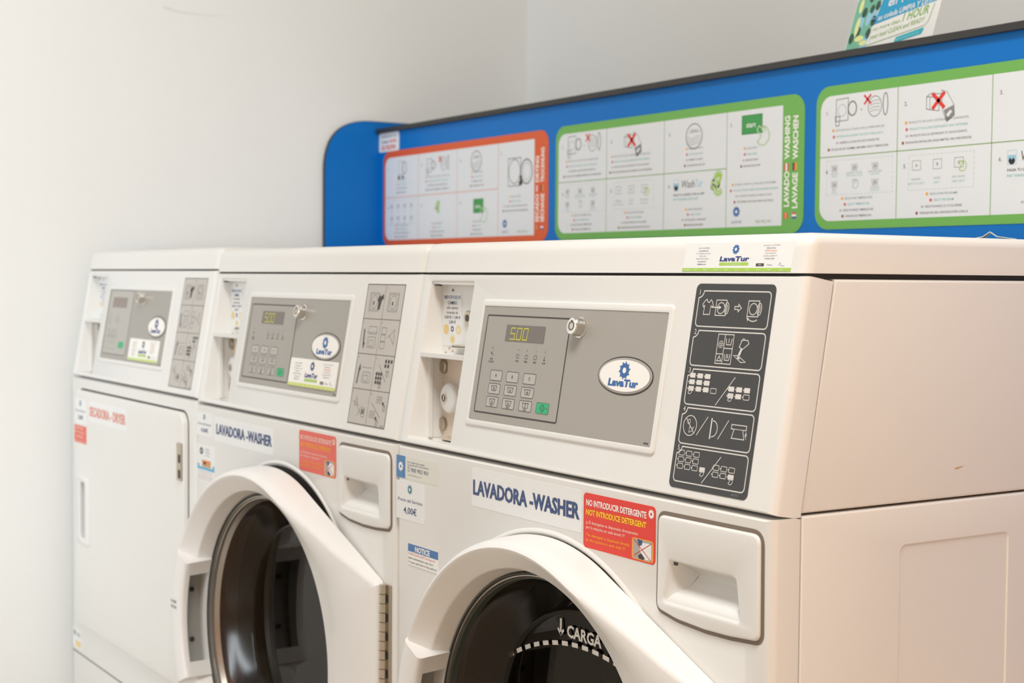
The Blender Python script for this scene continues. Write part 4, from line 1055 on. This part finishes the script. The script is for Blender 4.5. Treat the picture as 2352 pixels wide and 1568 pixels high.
def make_machine(m, kind, label, dz=0.0, name='washing_machine'):
    root = thing(name, label, 'dryer' if kind == 'dryer' else 'washing machine', (m * W, 0, 0), None)
    k = 'dryer' if kind == 'dryer' else 'washer'
    front, uc, cover = build_cabinet(root, k)
    p = control_panel(root, k)
    if k == 'washer':
        drum(root); washer_door(root, 2.6 if kind == 'mid' else 0.0); dispenser(front)
    G = lambda: Geo()
    if kind == 'near':
        g = G(); picture_plate(Sheet(g, PANEL, .0005)); obj('instruction_plate', g, p, 'black plate of five white pictogram boxes')
        g = G(); sh = Sheet(g, FRONT, .0003); sh.base(rrect(.0015, -.0420, .1062, -.0143, .0005), 'paper_warm')
        sh.rect(.0015, -.0420, .0243, -.0143, 'blue_print', 1); sh.gear(.0128, -.0280, .0068, 'white_ink', 'blue_print')
        sh.text('Para cualquier duda, consulta', .0300, -.0216, .0021, 'blue_text', width=.042); sh.text('For any query, call or scan the code below', .0300, -.0248, .0021, 'blue_text', width=.053)
        sh.text('900 902 901', .0385, -.0322, .0048, 'blue_text', width=.043); sh.rbox(.0310, -.0322, .0345, -.0266, .0008, 'ink_grey', 2, .0006); sh.text('www.lavatur.com', .031, -.0372, .0018, 'ink_grey', width=.034)
        obj('phone_sticker', g, front, 'blue and pale service phone sticker')
        g = G(); price_label(Sheet(g, FRONT, .0003), .0012, -.0932, .0725, -.0455, '4,00€'); obj('price_sticker', g, front, 'small price sticker reading 4,00 euro')
        g = G(); sh = Sheet(g, FRONT, .0003); sh.base(rrect(.0323, -.1492, .1063, -.1212, .0005), 'white_ink')
        sh.rect(.0323, -.1308, .1063, -.1212, 'blue_notice', 1); sh.text('NOTICE', .0680, -.1294, .0068, 'white_ink', width=.036, align='C', bold=.035)
        for i, t in enumerate(['DOOR LOCK LIGHT must go out', 'before attempting to open door.', 'To open, push door in then pull out.']):
            sh.text(t, .0335, -.1348 - .0050 * i, .0026, 'red_text' if i == 0 else 'ink_soft', width=(.066, .062, .070)[i], bold=.01)
        sh.line([(.0325, -.1480), (.1055, -.1480)], .0005, 'ink_grey'); obj('notice_sticker', g, front, 'blue headed notice sticker')
        g = G(); big_label(Sheet(g, FRONT, .0003), .1825, -.0547, .3985, -.0106, 'LAVADORA -WASHER', .1856, .3947, -.0409, .0172, 'blue_text', 'paper'); obj('name_label', g, front, 'white label reading LAVADORA -WASHER')
        g = G(); red_notice(Sheet(g, FRONT, .0003), .4020, -.0682, .5205, -.0118, 'red_sticker'); obj('warning_sticker', g, front, 'red warning sticker about detergent')
        # service label on the slanted nose of the top cover
        CN = frame((0, YT - .0012, ZB + ZT), (1, 0, 0), (0, math.sin(.2165), math.cos(.2165)), (0, -math.cos(.2165), math.sin(.2165)))
        g = G(); maker_label(Sheet(g, CN, .0004), .5125, .0026, .6630, .0262 + .004, 'paper', 'lime'); obj('service_label', g, cover, 'white and green service label with the blue logo')
        g = G(); sh = Sheet(g, SIDE, .0001); sh.poly([(.2330, .0285), (.2380, .0283), (.2440, .0300), (.2480, .0306), (.2435, .0306), (.2385, .0300), (.2345, .0296)], 'scratch', 1); obj('scratch', g, uc, 'small tan scratch on the side')
    elif kind == 'mid':
        g = G(); grey_plate(Sheet(g, PANEL, .0005), .5435, .0135, .6470, .2005); obj('instruction_plate', g, p, 'grey plate of eight faint pictograms')
        g = G(); maker_label(Sheet(g, PANEL, .0027), .3440, .0515, .4955, .0912, 'white_ink', 'lime_yellow', .003, False); obj('service_label', g, p, 'white and lime service label')
        g = G(); price_label(Sheet(g, FRONT, .0003), .0060, -.0520, .0722, -.0134, '4,00€'); obj('price_sticker', g, front, 'small price sticker reading 4,00 euro')
        g = G(); sh = Sheet(g, FRONT, .0003); x0, x1 = .0085, .0815
        sh.base(rrect(x0, -.1260, x1, -.0662, .0005), 'paper'); sh.gear(.0260, -.0765, .0068, 'ink', 'paper', rx=1.25)
        for i, t in enumerate(['Descarga la', 'APP y paga', 'con el móvil']): sh.text(t, .052, -.0735 - .0050 * i, .0026, 'ink_grey', align='C', maxw=.03)
        sh.rect(x0, -.1065, x1, -.0975, 'cyan_print', 1); sh.poly(rrect(.0165, -.1020, .0745, -.0940, .003), 'paper', 2); sh.rect(.0285, -.1015, .0660, -.0905, 'skin_tan', 3); sh.rect(.0330, -.0960, .0600, -.0920, 'orange_text', 4); sh.rect(.036, -.0985, .046, -.0935, 'ink_soft', 4)
        for i in range(4): sh.text('Oferta válida hasta fin de existencias', x0 + .003, -.1105 - .0040 * i, .0018, 'red_text' if i % 2 else 'ink_grey', width=.062)
        obj('promotion_sticker', g, front, 'blue and orange promotion sticker')
        g = G(); big_label(Sheet(g, FRONT, .0003), .0788, -.0556, .3080, -.0161, 'LAVADORA -WASHER', .0898, .3038, -.0427, .0163, 'blue_text', 'paper'); obj('name_label', g, front, 'white label reading LAVADORA -WASHER')
        g = G(); red_notice(Sheet(g, FRONT, .0003), .3978, -.0655, .5148, -.0086, 'red_faded', False); obj('warning_sticker', g, front, 'faded red warning sticker about detergent')
    else:
        g = G(); grey_plate(Sheet(g, PANEL, .0005), .5495, .0135, .6550, .2010); obj('instruction_plate', g, p, 'grey plate of eight faint pictograms')
        g = G(); maker_label(Sheet(g, PANEL, .0027), .3265, .0485, .4805, .0880, 'white_ink', 'lime_pale', .003, False); obj('service_label', g, p, 'white and lime service label')
        d = dryer_door(root)
        DF = frame((0, -.0105, ZB), (1, 0, 0), (0, 0, 1), (0, -1, 0))
        g = G(); big_label(Sheet(g, DF, .0003), .1480, -.0800, .3690, -.0400, 'SECADORA - DRYER', .1545, .3640, -.0690, .0185, 'red_text', 'paper'); obj('name_label', g, d, 'white label reading SECADORA - DRYER in faded red')
        g = G(); price_label(Sheet(g, DF, .0003), .0610, -.0895, .1310, -.0400, '1,00€', head='Precio Servicio'); obj('price_sticker', g, d, 'small price sticker')
        g = G(); sh = Sheet(g, DF, .0003); sh.base(rrect(.0560, -.1275, .1320, -.0935, .001), 'red_faded')
        sh.text('NO INTRODUCIR', .060, -.1010, .0050, 'white_pale', width=.055, bold=.03); sh.text('ROPA MOJADA', .060, -.1085, .0040, 'white_pale', width=.062, bold=.03); sh.text('SIN CENTRIFUGAR', .069, -.1180, .0060, 'white_pale', width=.044, bold=.03); sh.text('do not dry dripping clothes', .060, -.1255, .0035, 'white_pale', width=.068, bold=.02)
        obj('warning_sticker', g, d, 'small faded red sticker')
        g = G(); sh = Sheet(g, FRONT, .0003); sh.base(rrect(.0065, -.548, .060, -.508, .001), 'paper'); sh.rect(.012, -.524, .022, -.514, 'ink_soft', 1); sh.rect(.030, -.524, .052, -.516, 'dash', 1); sh.rect(.022, -.545, .056, -.533, 'coin_gold', 1); obj('rating_sticker', g, front, 'small pale sticker with a yellow mark')
    root.location.z = dz
    return root

make_machine(0, 'dryer', 'white tumble dryer with square door, end of the row against the wall', .0045, 'tumble_dryer')
make_machine(1, 'mid', 'white washing machine between the dryer and the other washer, door slightly ajar')
make_machine(2, 'near', 'white washing machine with black pictogram plate, door closed, outer end of the row')

# ------------------------------------------------------------------ instruction board behind the machines
board = thing('instruction_board', 'long blue wall board with laundry instruction posters behind the machines', 'sign', (0, .71, 0))
BF = frame((0, 0, ZB), (1, 0, 0), (0, 0, 1), (0, -1, 0))
XL, XR, YS = -.033, 2.75, .71
g = Geo(); slab(g, BF, rrect(XL + .0105, -.35, XR, .5312, .0), 'board_blue', [(0, 0), (0, -.019)]); obj('back_board', g, board)
g = Geo(); box(g, (XL, -.010, ZB + .5314), (XR, 1.115 - YS, ZB + .5412), 'edge_dark'); obj('shelf', g, board, 'thin dark shelf along the top of the board')
g = Geo(); EP = frame((XL + .0100, -YS, ZB), (0, 1, 0), (0, 0, 1), (1, 0, 0))
P = roundpoly([(.573, -.35), (1.112, -.35), (1.112, .5612), (.573, .5585)], [0, 0, 0, .115], 12)
slab(g, EP, P, 'board_blue', [(.0012, 0), (.0012, 0)]); slab(g, EP, P, 'edge_dark', [(0, -.0004), (0, -.0095)])
obj('end_panel', g, board, 'blue end panel with a rounded corner on the wall')
def post(x, z, dry, label):
    g = Geo(); poster(Sheet(g, frame((x, 0, ZB + z), (1, 0, 0), (0, 0, 1), (0, -1, 0)), .0010), 'poster_orange' if dry else 'poster_green', 'line_orange' if dry else 'line_green', dry)
    obj('poster', g, board, label)
post(.0, .2772, True, 'orange bordered drying instructions')
post(.6845, .2785, False, 'green bordered washing instructions, the middle poster')
post(1.3690, .2825, False, 'green bordered washing instructions, cut by the frame edge')
g = Geo(); sh = Sheet(g, BF, .0012); sh.base(rrect(-.0215, .4885, .0713, .5306, .005), 'paper')
sh.text('¡ATENCIÓN! Tras', .025, .5200, .0050, 'blue_text', width=.070, align='C'); sh.text('el lavado', -.008, .5085, .0055, 'ink', width=.030, bold=.02); sh.text('RETIRE', .028, .5085, .0055, 'red_x', width=.032, bold=.02); sh.text('SU ROPA', .025, .4930, .0105, 'red_faded', width=.066, align='C', bold=.03)
obj('notice_sticker', g, board, 'small white sticker with red letters')

# card leaning on the shelf
lean = math.radians(19)
card = thing('promo_card', 'green and blue advertising card leaning above the blue board', 'card', (1.3905, .742, ZB + .5415))
CF = frame((0, 0, 0), (1, 0, 0), (0, math.sin(lean), math.cos(lean)), (0, -math.cos(lean), math.sin(lean)))
g = Geo(); CW, CH = .168, .120
out = rrect(0, 0, CW, CH, .012, 6, rs=(.002, .002, .016, .034))
slab(g, CF, out, 'card_white', [(.0003, .0014), (0, .0011), (0, 0)]); fill(g, CF, [out], 0, 'card_white')
sh = Sheet(g, CF, .0016)
sh.poly(roundpoly([(.002, .004), (.040, .012), (.056, .118), (.030, .1185), (.0015, .088)], [.004, .006, .002, .012, .012]), 'card_teal', 1)
for (cx, cy, s_) in ((.022, .066, .012), (.036, .070, .010), (.046, .074, .011), (.040, .030, .012)):
    sh.poly(ell(cx, cy, s_ * .42, s_ * .72, 14), 'card_dark', 2); sh.poly(ell(cx - .003, cy - .016, s_ * .5, s_ * 1.1, 14), 'card_sky', 2)
for (cx, cy, a, b) in ((.014, .044, .004, .016), (.024, .024, .009, .005), (.012, .078, .004, .012), (.034, .016, .008, .004)): sh.poly(ell(cx, cy, a, b, 12), 'card_lemon', 3)
for (cx, cy) in ((.008, .026), (.018, .036), (.044, .05), (.030, .09)): sh.poly(ell(cx, cy, .005, .009, 12), 'card_dark', 2)
sh.poly(roundpoly([(.047, .043), (.160, .064), (.165, .1165), (.058, .1165)], [.001, .003, .006, .001]), 'card_cyan', 2)
sh.text('en 1 HORA', .066, .0690, .0170, 'card_white', width=.088, bold=.02, shear=.2, ang=.12, l=4); sh.text('su colada LIMPIA Y LISTA', .053, .0485, .0090, 'card_white', width=.104, bold=.02, shear=.2, ang=.15, l=4)
sh.poly(roundpoly([(.041, .010), (.152, .0275), (.158, .0635), (.047, .0425)], [.003, .006, .004, .001]), 'card_white', 3); sh.line([(.041, .0105), (.146, .0270), (.153, .033), (.157, .060)], .0007, 'card_green', 4)
sh.text('no more than', .049, .0320, .0062, 'card_green', width=.050, bold=.01, shear=.2, ang=.14, l=5); sh.text('1 HOUR', .103, .0395, .0140, 'card_green', width=.047, bold=.02, shear=.2, ang=.14, l=5)
sh.text('your load CLEAN and READY', .047, .0190, .0074, 'card_green', width=.100, bold=.01, shear=.2, ang=.15, l=5)
sh.poly(roundpoly([(.096, .0070), (.146, .0148), (.149, .0245), (.099, .0160)], .002), 'card_aqua', 4); sh.text('autoservicio', .100, .0100, .0045, 'card_sky', width=.042, ang=.15, l=5)
obj('face', g, card)
g = Geo(); V = [(.05, .004, .004), (.11, .004, .004), (.11, .052, 0), (.05, .052, 0), (.085, .0405, .110), (.075, .0405, .110)]
box(g, (.060, .046, 0), (.100, .048, .002), 'card_white')
g.add([(.06, .0465, .0006), (.10, .0465, .0006), (.088, .0330, .0920), (.072, .0330, .0920), (.06, .0478, .0006), (.10, .0478, .0006), (.088, .0343, .0920), (.072, .0343, .0920)], [(0, 1, 2, 3), (7, 6, 5, 4), (0, 4, 5, 1), (1, 5, 6, 2), (2, 6, 7, 3), (3, 7, 4, 0)], 'card_white')
obj('strut', g, card)

# folded scrap of paper on the outer washer
g = Geo(); a = [(0, 0), (.014, .0030), (.0205, .0078), (.027, .0032), (.046, .0004)]
V = []
for y in (0, .030):
    for x, z in a: V.append((x, y, z + .0004))
    for x, z in a: V.append((x, y, max(0.0, z - .0006)))
n = len(a); F = []
for i in range(n - 1): F += [(i, i + 1, 2 * n + i + 1, 2 * n + i), (n + i + 1, n + i, 3 * n + i, 3 * n + i + 1), (i, n + i, n + i + 1, i + 1), (2 * n + i + 1, 3 * n + i + 1, 3 * n + i, 2 * n + i)]
F += [(0, 2 * n, 3 * n, n), (n - 1, 2 * n - 1, 4 * n - 1, 3 * n - 1)]
g.add(V, F, 'dash')
o = obj('paper_scrap', g, None, 'small folded scrap of pale paper lying on the outer washing machine', loc=(1.987, .318, ZB + .2496), category='paper')
o.rotation_euler = (0, 0, math.radians(35))

# ------------------------------------------------------------------ the room
RX0, RX1, RY0, RY1, RZ = -.034, 4.2, -2.2, 1.117, 2.75
def struct(name, g): return obj(name, g, None, None, 0, None, kind='structure')
g = Geo(); box(g, (RX0 - .12, RY0, -.1), (RX0, RY1 + .12, RZ), 'wall_paint')
WL = frame((RX0, 0, 0), (0, 1, 0), (0, 0, 1), (1, 0, 0)); sh = Sheet(g, WL, .0002)
sh.poly([(.205, ZB + .770), (.240, ZB + .762), (.300, ZB + .760), (.360, ZB + .764), (.300, ZB + .7575), (.240, ZB + .757), (.208, ZB + .762)], 'scuff', 0)
struct('wall_left', g)
g = Geo(); box(g, (RX0, RY1, -.1), (RX1 + .12, RY1 + .12, RZ), 'wall_paint'); struct('wall_back', g)
g = Geo(); box(g, (RX0 - .12, RY0 - .12, -.12), (RX1 + .12, RY1 + .12, 0), 'floor_tile'); struct('floor', g)
g = Geo(); box(g, (RX0 - .12, RY0 - .12, RZ), (RX1 + .12, RY1 + .12, RZ + .1), 'ceiling_paint'); struct('ceiling', g)
g = Geo(); box(g, (RX1, RY0, 0), (RX1 + .12, RY1, RZ), 'right_wood'); struct('wall_right', g)
g = Geo()      # shop front: low sill, lintel and piers round a wide window
box(g, (RX0 - .12, RY0 - .12, 0), (RX1 + .12, RY0, .35), 'wall_paint'); box(g, (RX0 - .12, RY0 - .12, 2.5), (RX1 + .12, RY0, RZ), 'wall_paint')
box(g, (RX0 - .12, RY0 - .12, .35), (RX0 + .25, RY0, 2.5), 'wall_paint'); box(g, (2.25, RY0 - .12, .35), (RX1 + .12, RY0, 2.5), 'wall_paint')
struct('wall_front', g)
g = Geo()
for x in (.216, 1.20, 2.20): box(g, (x, RY0 - .08, .35), (x + .05, RY0 - .03, 2.5), 'frame_alu')
for z in (.35, 2.45): box(g, (.216, RY0 - .08, z), (2.25, RY0 - .03, z + .05), 'frame_alu')
struct('window_1', g)

# ------------------------------------------------------------------ light
def area_light(name, loc, rot, sx, sy, power, col):
    l = bpy.data.lights.new(name, 'AREA'); l.shape = 'RECTANGLE'; l.size = sx; l.size_y = sy; l.energy = power; l.color = col
    o = bpy.data.objects.new(name, l); COL.objects.link(o); o.location = loc; o.rotation_euler = rot
    return o
area_light('window_daylight', (1.23, RY0 - .16, 1.42), (math.radians(90), 0, 0), 2.0, 2.1, 7.4, (.94, .95, 1.0))
d = Vector((-.03, -.35, 1.15)) - Vector((4.3, -4.6, 1.7))
o = area_light('slanting_daylight', (4.3, -4.6, 1.7), d.to_track_quat('-Z', 'Y').to_euler(), 2.2, 2.8, 365, (.79, .90, 1.0))
area_light('ceiling_lamp', (2.6, -.7, RZ - .03), (0, 0, 0), 1.2, .6, 46, (1.0, 1.0, .96))
area_light('warm_bounce_fill', (3.6, .25, .75), (0, math.radians(90), 0), .9, 1.2, 5.6, (1.0, .68, .47))  # added area light imitating warm bounce from unseen wood at the right
wd = bpy.data.worlds.new('daylight'); SC.world = wd; wd.use_nodes = True
bg = wd.node_tree.nodes['Background']; bg.inputs[0].default_value = (.85, .92, 1.0, 1); bg.inputs[1].default_value = .03

# ------------------------------------------------------------------ camera
cam = bpy.data.cameras.new('camera'); co = bpy.data.objects.new('camera', cam); COL.objects.link(co); SC.camera = co
cam.sensor_fit = 'HORIZONTAL'; cam.sensor_width = 36.0; cam.lens = 3437.5 / 2352 * 36.0
yaw, pitch, roll = (math.radians(x) for x in (-56.99046, -2.43127, .45805))
f = Vector((math.sin(yaw) * math.cos(pitch), math.cos(yaw) * math.cos(pitch), math.sin(pitch)))
r = Vector((math.cos(yaw), -math.sin(yaw), 0)); u = r.cross(f)
r2 = r * math.cos(roll) + u * math.sin(roll); u2 = u * math.cos(roll) - r * math.sin(roll)
M = Matrix((r2, u2, -f)).transposed().to_4x4(); M.translation = Vector((3.009273, -.896029, .207129 + ZB))
co.matrix_world = M
cam.clip_start = .02
cam.dof.use_dof = True; cam.dof.focus_distance = 1.50; cam.dof.aperture_fstop = 9.0

bpy.data.objects.remove(TO); bpy.data.curves.remove(TC)
SC.view_settings.view_transform = 'Standard'; SC.view_settings.look = 'None'
SC.view_settings.gamma = 1.0; SC.view_settings.use_curve_mapping = False; SC.view_settings.exposure = 0.0
try:
    SC.cycles.use_denoising = True
    SC.cycles.max_bounces = 10; SC.cycles.transparent_max_bounces = 12
except Exception: pass
